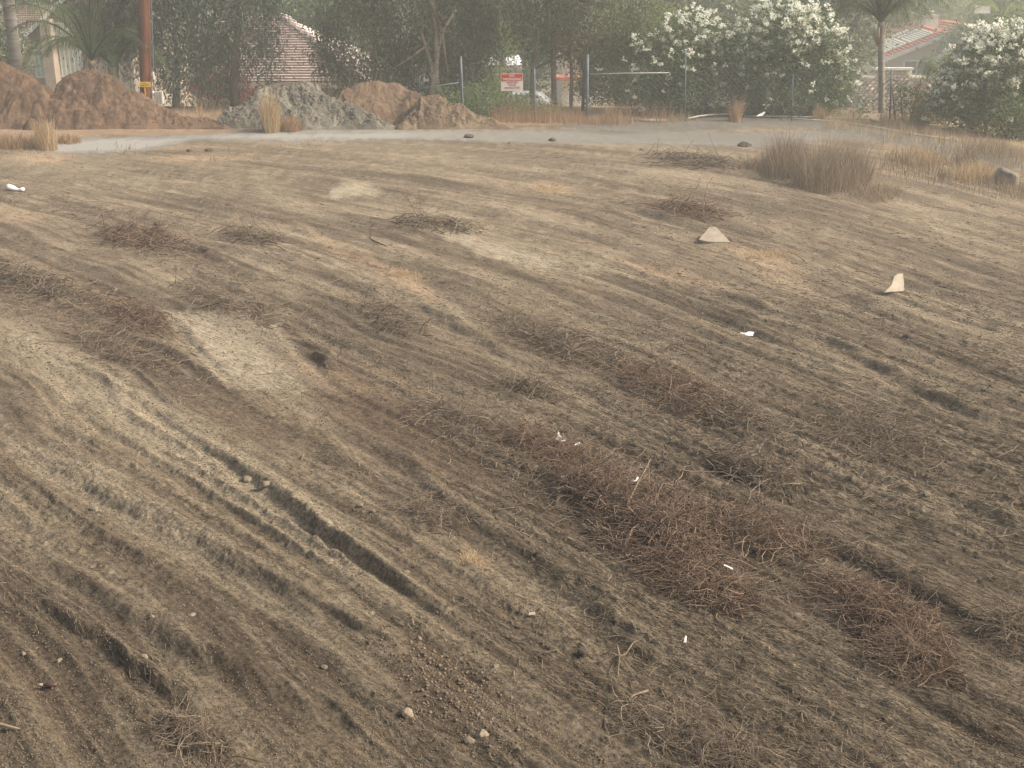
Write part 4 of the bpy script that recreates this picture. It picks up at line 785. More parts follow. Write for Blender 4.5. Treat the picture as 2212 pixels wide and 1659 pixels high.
stone(2172, 396, .27, .24, .27, 'boulder', 'grey boulder with pale top on the right bank', 'boulder', 'boulder', seed=77)
stone(1262, 1420, .035, .03, .025, 'clod', 'crusty soil lump on the rut edge beside the root stump', 'clod', 'earth_clod', seed=78, group='dark earth clods')
# broken clods in the dug patch, too many to count
n = 500; X = rng.normal(965, 75, n); Y = 1480 + (X - 965) * .6 + rng.normal(0, 55, n); X2 = rng.uniform(-60, 2280, 70000); Y2 = 560 + 1120 * rng.uniform(0, 1, 70000) ** .7; kk_ = fbm(X2 / 90, Y2 / 60, 155, 3) > rng.uniform(-.7, .3, 70000); X2, Y2 = X2[kk_], Y2[kk_]; X = np.concatenate([X, X2]); Y = np.concatenate([Y, Y2]); x, y = hit(X, Y); z = gz(x, y)
s_ = rng.uniform(.005, .016, len(x)) * np.where(np.arange(len(x)) < n, .9, .48) * np.clip(y / 7, .8, 1.8)
oct_ = np.array([[1,0,0],[-1,0,0],[0,1,0],[0,-1,0],[0,0,.8],[0,0,-.8]]); V = np.stack([x, y, z + s_ * .3], 1)[:, None, :] + oct_[None] * s_[:, None, None] * rng.uniform(.6, 1.3, (len(x), 6, 1)); tri = np.array([(0,2,4),(2,1,4),(1,3,4),(3,0,4),(2,0,5),(1,2,5),(3,1,5),(0,3,5)])
tag(mesh_np('crumbled_soil', V.reshape(-1, 3), (np.arange(len(x))[:, None, None] * 6 + tri[None]).reshape(-1, 3), M['crumb'], attrs={'tint': ('FACE', np.repeat(rng.beta(1.8, 2.2, len(x)), 8))}), 'crumbs of broken soil and pebbles on the tilled ground', 'pebbles', kind='stuff')

def slabpiece(pts, X, Y, th, lab, mt='slab', name='concrete_slab', cat='concrete', tilt=(0, 0, 0), lift=.0, group=None):
    x, y, z = hit1(X, Y); mb = MB(); n = len(pts); mb.v = [(a, b, 0) for a, b in pts] + [(a * .97, b * .97, th) for a, b in pts]
    mb.f = [tuple(range(n))[::-1], tuple(range(n, 2 * n))] + [(i, (i + 1) % n, n + (i + 1) % n, n + i) for i in range(n)]
    o = mb.build(name, M[mt], bevel=min(th * .2, .004)); o.location = (x, y, z + lift); o.rotation_euler = tilt; tag(o, lab, cat, group); return o
slabpiece([(-.16,0),(-.04,.09),(.02,.20),(.08,.24),(.16,.24),(.15,.1),(.12,0)], 1930, 641, .035, 'pale shark-fin shaped concrete piece standing tilted on the right', mt='slabpale', tilt=(R(60), 0, R(14)), lift=.0, group='broken pale concrete pieces')
slabpiece([(-.24,-.10),(-.06,-.16),(.26,-.16),(.14,.10),(.05,.28),(-.05,.26)], 1540, 528, .04, 'flat pale triangular concrete piece lying half buried near the straw', tilt=(R(22), 0, R(-4)), lift=.03, group='broken pale concrete pieces')
# white rubbish
RB = 'white scraps of rubbish'
def scrap(X, Y, pts, lab, tilt, mt='white', name='plastic_scrap', th=.003, lift=.015): return slabpiece(pts, X, Y, th, lab, mt, name, 'rubbish', tilt, lift, RB)
scrap(1207, 971, [(-.03,-.01),(.01,-.035),(.028,0),(.012,.02),(.0,.055),(-.015,.02)], 'curled white plastic scrap sticking up at the top of the red-brown windrow', (R(70), 0, R(10)), lift=.05)
scrap(1217, 975, [(-.02,-.01),(.03,.012),(.012,.02),(-.02,.004)], 'sliver of white plastic just right of the curled scrap', (R(60), 0, 0), lift=.045)
scrap(1246, 985, [(-.025,-.01),(.02,-.002),(.03,.012),(-.01,.012)], 'small white shred in the twigs below the curled scrap', (R(30), 0, .3), lift=.06)
scrap(1217, 1055, [(-.02,-.01),(.015,-.012),(.02,.006),(-.012,.014)], 'tiny white scrap left of the dense heap', (R(30), 0, .5))
scrap(1370, 1080, [(-.03,-.012),(.0,-.006),(.022,.02),(.03,.01),(.01,-.014)], 'white torn scrap on the crest of the largest heap', (R(50), 0, .2), lift=.12)
scrap(1570, 1268, [(-.028,.006),(.026,-.014),(.03,-.004),(-.022,.016)], 'narrow white strip below the largest heap', (R(20), 0, -.35), lift=.09)
scrap(1614, 720, [(-.08,-.02),(.06,-.03),(.08,.03),(.02,.035),(-.02,.01),(-.075,.02)], 'white folded paper lying on the right-hand slope', (R(35), 0, -.1), lift=.03)
scrap(1642, 258, [(-.16,-.04),(.05,-.02),(.18,.08),(.16,.12),(.0,.05)], 'white shredded plastic caught at the fence foot', (R(50), 0, .3), lift=.1)
scrap(1148, 1335, [(-.02,-.006),(.02,-.01),(.022,.008),(-.01,.012)], 'pale flake in the lower middle', (R(20), 0, .4), 'slab')
scrap(1480, 1392, [(-.006,-.02),(.008,-.018),(.004,.02),(-.004,.022)], 'white chip beside the root stump', (R(30), 0, -.3))
# crushed bottle far left
x, y, z = hit1(36, 415); mb = MB(); mb.tube([(-.26,.02,.10),(-.24,.02,.10),(-.16,0,.09),(-.08,0,.07),(.0,0,.05),(.07,0,.045),(.12,0,.06),(.17,0,.065),(.215,0,.06)], [.03,.10,.095,.08,.05,.035,.05,.07,.05], 12)
o = mb.build('plastic_bottle', M['white'], smooth=True); o.location = (x, y, z + .01); o.rotation_euler = (0, R(4), R(-6)); o.scale = (.72, .72, .6); tag(o, 'crushed white plastic bottle lying at the far left', 'bottle')
# brown bottle lower left
x, y, z = hit1(104, 1487); bt = empty('bottle', (x, y, z + .018)); bt.rotation_euler = (0, R(6), R(8)); tag(bt, 'small dark brown bottle with a pale neck half buried at the lower left', 'bottle')
mb = MB(); mb.tube([(-.02,0,0),(-.005,0,0),(.0,0,0),(.038,0,0),(.042,0,0)], [.006,.008,.014,.014,.011], 14); mb.build('body', M['brownglass'], bt, smooth=True)
mb = MB(); mb.tube([(-.042,0,-.002),(-.02,0,0)], [.007,.006], 10); mb.build('neck', M['slab'], bt, smooth=True)
# wood stake at left edge
x, y, z = hit1(20, 1578); mb = MB(); mb.box((0, 0, 0), (.16, .012, .016)); o = mb.build('wood_stake', M['wood'], bevel=.002); o.location = (x, y, z + .015); o.rotation_euler = (0, R(7), R(-14)); tag(o, 'short weathered wooden stake cut by the left edge', 'stake')
# root stump and branches
def branchthing(lines, name, lab, cat, mt='stick', lift=.006, group=None):
    mb = MB(); first = None
    for P, r0, r1 in lines:
        pts = []
        for q in P:
            X, Y = q[:2]; up_ = q[2] if len(q) > 2 else 0; x, y = hit(np.array([X], float), np.array([Y], float)); pts.append((float(x[0]), float(y[0]), float(gz(x, y)[0]) + lift + up_))
        if first is None: first = pts[0]
        mb.tube(pts, list(np.linspace(r0, r1, len(pts)) * .7), 7)
    o = mb.build(name, M[mt], smooth=True); place(o, *first); return tag(o, lab, cat, group)
BG = 'fallen branches'
branchthing([([(1338,1425,.02),(1336,1412,.02),(1332,1398,.03)],.012,.006),([(1338,1425,.02),(1352,1412,.015),(1368,1400,.02),(1385,1392,.01)],.008,.003),([(1338,1425,.02),(1336,1445,.02),(1334,1470,0)],.007,.003),([(1338,1425,.02),(1350,1440,.02),(1368,1460,0),(1375,1478,0)],.006,.002),([(1338,1425,.02),(1322,1440,.01),(1315,1460,0),(1322,1480,0)],.006,.002),([(1338,1425,.02),(1318,1418,.02),(1300,1415,0)],.007,.003),([(1385,1390,.03),(1410,1388,.02)],.005,.003)], 'root_stump', 'torn root stump with spreading roots beside the lower rut', 'roots')
branchthing([([(1400,1496),(1385,1502,.01),(1368,1512,.01),(1355,1520)],.010,.007),([(1355,1520),(1330,1527,.01),(1312,1535),(1306,1555),(1306,1575),(1314,1592)],.006,.003),([(1330,1527,.01),(1345,1516,.01)],.004,.002)], 'fallen_branch', 'curved branch bending round at the bottom right of centre', 'branch', group=BG)
branchthing([([(1352,1135,.02),(1375,1100,.10),(1392,1080,.14),(1402,1068,.16)],.011,.006),([(1375,1100,.10),(1398,1088,.14),(1408,1078,.15)],.006,.003)], 'fallen_branch', 'thick forked branch lying across the largest brush heap', 'branch', 'stick', .05, BG)
branchthing([([(1455,1085,.05),(1468,1063,.10),(1490,1060,.10),(1560,1066,.08),(1590,1069,.05)],.008,.003),([(1455,1085,.05),(1470,1070,.08),(1478,1052,.12)],.007,.004)], 'fallen_branch', 'forked pale branch pointing right on the upper side of the largest heap', 'branch', 'stick', .04, BG)
branchthing([([(1062,1106),(1085,1104,.01),(1112,1101)],.005,.003)], 'fallen_branch', 'straight pale stick lying alone near the centre', 'branch', group=BG)
branchthing([([(300,1500),(330,1505,.01),(370,1530),(410,1555)],.003,.0015),([(370,1530),(350,1545,.01)],.002,.001)], 'fallen_branch', 'thin twig lying along the lower left ridge', 'branch', group=BG)
branchthing([([(225,640,0),(295,648,.02)],.016,.012)], 'fallen_branch', 'short straight stick in the left brush line', 'branch', group=BG)
branchthing([([(800,520,0),(801,505,.12),(803,496,.20)],.014,.007),([(801,505,.10),(812,503,.16)],.008,.004),([(800,520),(812,528,.02),(835,535)],.016,.008)], 'tree_stub', 'small dark stub sticking up by a rut in the far middle', 'stub', 'clod', 0)
branchthing([([(1440,765,.0),(1448,758,.02),(1480,770,.01),(1540,800,0)],.006,.003)], 'fallen_branch', 'pale bent stick in the middle distance right of the grey heap', 'branch', group=BG)
branchthing([([(2140,1000,0),(2190,980,.03),(2200,975,.05)],.006,.003)], 'fallen_branch', 'dark twig near the right edge under the long rut', 'branch', group=BG)

# ------------------------------------------------------------------ houses and yard things behind
def tileroof(mb, A, B, C, Dd, rows, step=.04, cols=0):
    "A,B eave ends, C,Dd ridge ends (C above B); stepped courses, real relief"
    A, B, C, Dd = map(np.array, (A, B, C, Dd)); nrm = np.cross(B - A, Dd - A); nrm = nrm / np.linalg.norm(nrm); nrm = nrm * (1 if nrm[2] > 0 else -1)
    for i in range(rows):
        t0, t1 = i / rows, (i + 1) / rows; l0, r0 = A + (Dd - A) * t0, B + (C - B) * t0; l1, r1 = A + (Dd - A) * t1, B + (C - B) * t1
        nseg = max(1, cols)
        for j in range(nseg):
            q0, q1 = j / nseg, (j + 1) / nseg
            a = l0 + (r0 - l0) * q0; b = l0 + (r0 - l0) * q1; c_ = l1 + (r1 - l1) * q1; d = l1 + (r1 - l1) * q0; lift = nrm * step
            if cols:
                m0, m1 = (a + b) / 2 + nrm * step * 1.2, (d + c_) / 2 + nrm * step * .3
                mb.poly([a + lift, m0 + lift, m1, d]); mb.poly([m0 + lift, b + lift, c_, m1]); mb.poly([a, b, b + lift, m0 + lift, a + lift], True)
            else:
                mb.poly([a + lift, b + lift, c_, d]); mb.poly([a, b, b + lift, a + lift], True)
def zat(X, Y, D): return at(X, Y, D)[2]
# A: left house behind the palm
D = 52.0; gA = float(base(-20, D)) - .1; A0 = at(64, 81, D); xL = at(58, 81, D)[0]; xR = at(186, 81, D)[0]; eave = zat(64, 84, D); xM = (xL + xR) / 2 + 1.0; pk = at(150, 0, D); o = empty('house', (xL, D, gA)); off = np.array(o.location); tag(o, 'beige two storey house with white gable edge behind the left palm', 'house', 'houses behind the lot')
pz = pk[2] + .2; xP = pk[0] + .2; x2 = xP + (xP - xL)
mb = MB(); 
for y_ in (D, D + 9): pass
ft = [(xL,D,gA),(x2,D,gA),(x2,D,eave),(xP,D,pz),(xL,D,eave)]; bk = [(a, D + 9, c_) for a, b, c_ in ft]
mb.poly([np.array(p) - off for p in ft]); mb.poly([np.array(p) - off for p in bk])
for i in (0, 1, 4): j = (i + 1) % 5; mb.poly([np.array(q) - off for q in (ft[i], ft[j], bk[j], bk[i])])
mb.build('wall', M['stucco'], o)
mb = MB(); tileroof(mb, np.array((xL - .3, D - .4, eave - .2)) - off, np.array((xL - .3, D + 9.4, eave - .2)) - off, np.array((xP, D + 9.4, pz + .1)) - off, np.array((xP, D - .4, pz + .1)) - off, 18, .04, 0); tileroof(mb, np.array((x2 + .3, D + 9.4, eave - .2)) - off, np.array((x2 + .3, D - .4, eave - .2)) - off, np.array((xP, D - .4, pz + .1)) - off, np.array((xP, D + 9.4, pz + .1)) - off, 18, .04, 0); mb.build('roof', M['brownroof'], o)
mb = MB(); a = np.array((xL - .35, D - .42, eave - .32)) - off; b = np.array((xP, D - .42, pz)) - off; mb.hexa([a + (0,-.03,0), b + (0,-.03,0), b + (0,.03,0), a + (0,.03,0), a + (0,-.03,.2), b + (0,-.03,.2), b + (0,.03,.2), a + (0,.03,.2)]); mb.build('fascia', M['trim'], o)
def win(X0, Y0, X1, Y1, D_, par, off, g='glass', fr='trim', mull=1, nm='window'):
    a = at(X0, Y1, D_); b = at(X1, Y0, D_); w_, h_ = b[0] - a[0], b[2] - a[2]; c_ = (a + b) / 2 - off; mb = MB(); t = min(.08, w_ * .12)
    mb.box(c_ + (0, -.04, h_/2 - t/2), (w_, .10, t)); mb.box(c_ + (0, -.04, -h_/2 + t/2), (w_, .10, t)); mb.box(c_ + (-w_/2 + t/2, -.04, 0), (t, .098, h_ - 2*t)); mb.box(c_ + (w_/2 - t/2, -.04, 0), (t, .098, h_ - 2*t))
    for k in range(mull): mb.box(c_ + (-w_/2 + w_ * (k + 1) / (mull + 1), -.04, 0), (t * .6, .06, h_ - 2*t))
    f_ = mb.build(nm, M[fr], par); mb = MB(); mb.box(c_ + (0, -.012, 0), (w_ - 2*t, .02, h_ - 2*t)); mb.build('pane', M[g], f_); return f_
win(120, 48, 147, 90, D, o, off, 'blind'); win(118, 98, 175, 166, D, o, off, 'blind', mull=6, nm='patio_door'); win(80, 120, 97, 168, D, o, off, 'blind', nm='door')
mb = MB(); a = at(114, 94, D - .1); b = at(178, 94, D - .1); mb.box((a + b) / 2 - off, (b[0] - a[0], .25, .10)); a = at(62, 108, D - .1); b = at(96, 108, D - .1); mb.box((a + b) / 2 - off, (b[0] - a[0], .25, .09)); mb.build('ledge', M['trim'], o)
mb = MB(); a = at(104, 60, D - .3); mb.box((a[0] - off[0], -.35, (zat(104, 40, D) - gA) / 2), (.42, .7, zat(104, 40, D) - gA)); mb.build('chimney_breast', M['stucco'], o)
# wing to the left
ow = empty('house', (at(-60, 80, 55)[0], 55, gA)); off = np.array(ow.location); tag(ow, 'low brown tiled house wing at the far left behind palm fronds', 'house', 'houses behind the lot')
xa_, xb_ = at(-260, 80, 55)[0], at(88, 80, 56.5)[0]; ze, zr = zat(40, 74, 55), zat(40, 8, 59)
mb = MB(); mb.box(((xa_ + xb_) / 2 - off[0], 2.4, (ze - gA) / 2), (xb_ - xa_, 3.8, ze - gA)); mb.build('wall', M['stucco'], ow)
mb = MB(); tileroof(mb, np.array((xa_, 54.6, ze)) - off, np.array((xb_, 54.6, ze)) - off, np.array((xb_, 59, zr)) - off, np.array((xa_, 59, zr)) - off, 14, .05, 60); mb.build('roof', M['brownroof'], ow)
# B: pale pink tiled roof between the trees
D = 47.0; o = empty('house', (at(600, 180, D)[0], D, float(base(-9, D)))); off = np.array(o.location); tag(o, 'house with a large faded pink tiled roof between the two dark trees', 'house', 'houses behind the lot')
xa_, xb_ = at(415, 176, D)[0], at(790, 176, D)[0]; ze = zat(600, 178, D); Dr = D + 5.2; rl, rr = at(470, 36, Dr), at(612, 36, Dr)
mb = MB(); mb.box(((xa_ + xb_) / 2 - off[0], 3.6, (ze - off[2]) / 2 - .05), (xb_ - xa_ - .8, 6.2, ze - off[2])); mb.build('wall', M['stucco'], o)
mb = MB(); tileroof(mb, np.array((xa_, D, ze)) - off, np.array((xb_, D, ze)) - off, rr - off, rl - off, 26, .085, 0); ba, bb = np.array((xa_, Dr + 5, ze)), np.array((xb_, Dr + 5, ze))
mb.poly([q - off for q in (np.array((xb_, D, ze)), bb, rr)]); mb.poly([q - off for q in (np.array((xa_, D, ze)), rl, ba)]); mb.poly([q - off for q in (ba, rl, rr, bb)]); rf_ = mb.build('roof', M['paleroof'], o)
mb = MB(); e0 = np.array((xb_, D - .02, ze)) - off
for i in range(15):
    p_ = rr - off + (e0 - rr + off) * (i + .5) / 15; mb.box(p_ + np.array((0, -.03, .09)), (.42, .26, .13), ry=.35)
mb.build('ridge_tiles', M['paleroof'], rf_)
mb = MB(); mb.box(((xa_ + xb_) / 2 - off[0], -.06, ze - off[2] - .10), (xb_ - xa_, .06, .20)); mb.build('fascia', M['stucco'], o)
# C: house with solar panels
gC = -4.95; A = at(1913, 126, 88.0); e1 = np.array((.99, -.14, 0)); e2 = np.array((.14, .99, 0)); W_, L_ = 8.0, 10.5; o = empty('house', (A[0], A[1], gC)); off = np.array(o.location); tag(o, 'beige gabled house with pale solar panels on its roof at the right', 'house', 'houses behind the lot')
ez = A[2] - gC; ox = .35; rise = 1.75
def hp(a, b, z): return e1 * a + e2 * b + np.array((0, 0, z))
ft = [hp(ox, ox, 0), hp(W_ - ox, ox, 0), hp(W_ - ox, ox, ez), hp(W_ / 2, ox, ez + rise - .1), hp(ox, ox, ez)]; bk = [p + e2 * (L_ - 2 * ox) for p in ft]
mb = MB(); mb.poly(ft); mb.poly(bk); [mb.poly([ft[i], ft[(i+1) % 5], bk[(i+1) % 5], bk[i]]) for i in (0, 1, 4)]; mb.build('wall', M['stuccograey'], o)
mb = MB(); tileroof(mb, hp(0, L_, ez), hp(0, 0, ez), hp(W_/2, 0, ez + rise), hp(W_/2, L_, ez + rise), 16, .05, 30); tileroof(mb, hp(W_, 0, ez), hp(W_, L_, ez), hp(W_/2, L_, ez + rise), hp(W_/2, 0, ez + rise), 16, .05, 30); rf_ = mb.build('roof', M['redroof'], o)
def onroof(u, v, h=.12): return hp(W_ / 2 * v, L_ * u, ez + rise * v + h)
for u0, u1, v0, v1 in ((.20, .97, .06, .42), (.18, .60, .46, .84), (.67, .77, .46, .80), (.86, .99, .40, .76)):
    mb = MB(); P4 = [onroof(u0, v0), onroof(u1, v0), onroof(u1, v1), onroof(u0, v1)]; mb.hexa(P4 + [p + np.array((0, 0, .07)) for p in P4]); pn_ = mb.build('solar_panel', M['panel'], rf_)
    mb = MB(); kk = max(2, int((v1 - v0) * 22))
    for i in range(1, kk): q = v0 + (v1 - v0) * i / kk; a, b = onroof(u0 + .01, q, .20), onroof(u1 - .01, q, .20); mb.tube([a, b], .02, 4)
    mb.build('panel_ribs', M['galv'], pn_)
for u0, u1, v0, v1 in ((.61, .66, .46, .82), (.78, .85, .44, .78)):
    mb = MB(); P4 = [onroof(u0, v0, .1), onroof(u1, v0, .1), onroof(u1, v1, .1), onroof(u0, v1, .1)]; mb.hexa(P4 + [p + np.array((0, 0, .06)) for p in P4]); mb.build('dark_roof_strip', M['darkpanel'], rf_)  # dark sheets laid in the gaps between the panels
def beam(mb, a, b, t, h):
    a, b = np.array(a), np.array(b); s_ = np.cross(b - a, (0, 0, 1.)); s_ = s_ / np.linalg.norm(s_) * t; u_ = np.array((0, 0, h)); mb.hexa([a - s_, b - s_, b + s_, a + s_, a - s_ + u_, b - s_ + u_, b + s_ + u_, a + s_ + u_])
mb = MB(); beam(mb, hp(-.05, -.06, ez - .26), hp(W_/2, -.06, ez + rise - .26), .05, .26); beam(mb, hp(W_/2, -.06, ez + rise - .26), hp(W_ + .05, -.06, ez - .26), .05, .26); beam(mb, hp(-.06, 0, ez - .24), hp(-.06, L_, ez - .24), .05, .22); mb.build('fascia', M['trim'], o)
# windows on the gable wall and on the side wall
mb = MB(); c_ = hp(2.15, ox - .03, ez - .95); 
def wbox(mb, c_, du, dv, w_, t, h_): mb.hexa([c_ - du*w_/2 - dv*t - np.array((0,0,h_/2)), c_ + du*w_/2 - dv*t - np.array((0,0,h_/2)), c_ + du*w_/2 + dv*t - np.array((0,0,h_/2)), c_ - du*w_/2 + dv*t - np.array((0,0,h_/2)), c_ - du*w_/2 - dv*t + np.array((0,0,h_/2)), c_ + du*w_/2 - dv*t + np.array((0,0,h_/2)), c_ + du*w_/2 + dv*t + np.array((0,0,h_/2)), c_ - du*w_/2 + dv*t + np.array((0,0,h_/2))])
for cc_, du, dv, w_, h_ in ((hp(2.2, ox, ez - .62), e1, e2, 1.9, 1.0), (hp(ox, 7.5, ez - 1.0), e2, e1, 1.6, 1.6), (hp(ox, 1.2, ez - 1.0), e2, e1, .9, 1.4)):
    mb = MB(); wbox(mb, cc_ - dv * .02, du, dv, w_, .05, h_); f_ = mb.build('window', M['trim'], o); mb = MB(); wbox(mb, cc_ - dv * .06 - du * w_ * .225, du, dv, w_ * .4, .02, h_ - .2); wbox(mb, cc_ - dv * .06 + du * w_ * .225, du, dv, w_ * .4, .02, h_ - .2); mb.build('pane', M['glass'], f_)
# D: red tiled house behind
D = 103.0; o = empty('house', (at(1950, 60, D)[0], D, -5)); off = np.array(o.location); tag(o, 'long house with a red clay tile roof and square chimney behind the solar panel house', 'house', 'houses behind the lot')
a, b = at(1850, 84, D), at(2118, 84, D); rl, rr = at(1872, 43, D + 6), at(2083, 43, D + 6); a[2] = b[2]
mb = MB(); mb.box(((a[0] + b[0]) / 2 - off[0], 5.5, (a[2] + 5) / 2), (b[0] - a[0] - .8, 10, a[2] + 5)); mb.build('wall', M['stuccograey'], o)
mb = MB(); tileroof(mb, a - off, b - off, rr - off, rl - off, 12, .10, 40); mb.poly([q - off for q in (b, np.array((b[0], D + 12, b[2])), rr)]); mb.poly([q - off for q in (a, rl, np.array((a[0], D + 12, a[2])))]); mb.poly([q - off for q in (np.array((a[0], D + 12, a[2])), rl, rr, np.array((b[0], D + 12, b[2])))]); mb.build('roof', M['redroof'], o)
gx0, gx1 = at(2052, 70, D - 2)[0], at(2100, 70, D - 2)[0]; zp = zat(2078, 52, D - 2); z0 = zat(2078, 72, D - 2); wg = gx1 - gx0 + 1.6; cxg = (gx0 + gx1) / 2
mb = MB(); mb.poly([(cxg - wg/2 - off[0], -2, 0), (cxg + wg/2 - off[0], -2, 0), (cxg + wg/2 - off[0], -2, z0 - off[2]), (cxg - off[0], -2, zp - off[2] - .15), (cxg - wg/2 - off[0], -2, z0 - off[2])]); mb.build('gable', M['stuccograey'], o)
mb = MB(); P0 = np.array((cxg - wg/2 - .3, D - 2.4, z0 - .1)) - off; P1 = np.array((cxg + wg/2 + .3, D - 2.4, z0 - .1)) - off; Pk = np.array((cxg, D - 2.4, zp + .05)) - off; e = np.array((0, 5.5, 0)); tileroof(mb, P0 + e, P0, Pk, Pk + e, 6, .1, 10); tileroof(mb, P1, P1 + e, Pk + e, Pk, 6, .1, 10); mb.build('gable_roof', M['redroof'], o)
cc_ = at(2008, 54, D - 1); mb = MB(); mb.box((cc_[0] - off[0], -1, cc_[2] - off[2] - .5), (25 * D / F, 1.0, 2.4)); mb.box((cc_[0] - off[0], -1, cc_[2] - off[2] + .74), (27 * D / F, 1.1, .1)); ch = mb.build('chimney', M['stuccograey'], o)
mb = MB(); mb.tube([(cc_[0] - off[0], -1, cc_[2] - off[2] + .78), (cc_[0] - off[0], -1, cc_[2] - off[2] + 1.0)], .24, 12); mb.build('flue', M['darkpanel'], ch); mb = MB(); mb.tube([(cc_[0] - off[0], -1, cc_[2] - off[2] + 1.0), (cc_[0] - off[0], -1, cc_[2] - off[2] + 1.1)], .3, 12); mb.build('flue_cap', M['box'], ch)
# E: pink block wall
D = 62.0; a = at(1855, 250, D); b = at(1996, 250, D); gE = float(base(a[0], D)); o = empty('garden_wall', (a[0], D, gE)); off = np.array(o.location); tag(o, 'pinkish stone block garden wall behind the palm trunk', 'wall')
V, Fs, tn = [], [], []
def blockrow(xa_, xb_, ztop):
    nx_ = int((xb_ - xa_) / .24); nz_ = int((ztop - gE) / .15)
    for j in range(nz_):
        for i in range(nx_):
            x_ = xa_ + (i + .5 * (j % 2)) * .24; z_ = gE + j * .15; w_, h_ = .10, .064; dy = rng.uniform(0, .05); n0 = len(V); c_ = np.array((x_ + .12, D - dy, z_ + .075)) - off; h2 = h_ * rng.uniform(.8, 1)
            V.extend([c_ + np.array(q) for q in ((-w_, 0, -h2), (w_, 0, -h2), (w_, 0, h2 * .6), (-w_, 0, h2 * .6), (0, -.05, h2), (0, .2, h2), (-w_, .2, -h2), (w_, .2, -h2))]); Fs.extend([(n0, n0+1, n0+2, n0+3), (n0+3, n0+2, n0+4, n0+4), (n0, n0+3, n0+4, n0+6), (n0+1, n0+7, n0+4, n0+2)]); t_ = rng.uniform(0, 1); tn.extend([t_] * 4)
X1, X2 = at(1884, 200, D)[0], at(1966, 200, D)[0]; zt, zl = zat(1900, 150, D), zat(1900, 168, D)
blockrow(a[0], X1, zl); blockrow(X1, X2, zt); blockrow(X2, at(2010, 200, D)[0], zl)
mesh_np('blocks', np.array(V), np.array(Fs), M['block'], o, attrs={'tint': ('FACE', tn)})
mb = MB(); xe = at(2010, 200, D)[0]
for q0, q1, zz in ((a[0], X1, zl), (X1, X2, zt), (X2, xe, zl)): mb.box(((q0 + q1) / 2 - off[0], .1, (zz - gE) / 2), (q1 - q0, .12, zz - gE)); mb.box(((q0 + q1) / 2 - off[0], .04, zz - gE + .04), (q1 - q0 + .05, .34, .10))
mb.build('core', M['cream'], o)
# white building and other buildings
def simplehouse(X0, X1, Ye, D_, mt, lab, roof='brownroof', ridge=1.0, wins=()):
    a = at(X0, Ye, D_); b = at(X1, Ye, D_); g_ = float(base(a[0], D_)); o = empty('house', (a[0], D_, g_)); off = np.array(o.location); tag(o, lab, 'house', 'houses behind the lot'); h_ = a[2] - g_; w_ = b[0] - a[0]
    mb = MB(); mb.box((w_/2, 4, h_/2), (w_, 8, h_)); mb.build('wall', M[mt], o); mb = MB(); tileroof(mb, (-.4, -.4, h_ + .02), (w_ + .4, -.4, h_ + .02), (w_ + .4, 4, h_ + ridge), (-.4, 4, h_ + ridge), 10, .06, 0); tileroof(mb, (w_ + .4, 8.4, h_ + .02), (-.4, 8.4, h_ + .02), (-.4, 4, h_ + ridge), (w_ + .4, 4, h_ + ridge), 10, .06, 0); mb.build('roof', M[roof], o)
    for w4 in wins: win(*w4, D_, o, off, mull=0)
    return o
simplehouse(1368, 1420, -30, 84, 'trim', 'tall white building end with small vents behind the trees', wins=((1381, 4, 1388, 12), (1398, 18, 1405, 26)))
simplehouse(1560, 1640, 3, 104, 'stuccograey', 'pale grey house glimpsed above the oleanders', ridge=1.4)
simplehouse(1075, 1120, 18, 92, 'stucco', 'brown house gable glimpsed above the gap in the trees', 'darkpanel', ridge=1.8)
simplehouse(1215, 1330, 120, 52, 'cream', 'cream stucco house seen between the thin trunks', 'redroof', ridge=.8, wins=((1268, 160, 1290, 190),))
mb = MB(); a = at(1216, 173, 50.5); b = at(1240, 173, 50.5); D = 50.5; gq = float(base(a[0], D)); mb.box(((b[0] - a[0]) / 2, .6, a[2] - gq + .05), (b[0] - a[0] + .9, 1.4, .14)); q = mb.build('lean_to_roof', M['redroof']); q.location = (a[0], D, gq); mb = MB(); mb.box((.3, .6, (a[2] - gq) / 2), (.12, .12, a[2] - gq)); mb.box((1.0, .6, (a[2] - gq) / 2), (.12, .12, a[2] - gq)); mb.build('post', M['trim'], q); tag(q, 'small red roofed lean-to behind the thin trunks', 'shelter')
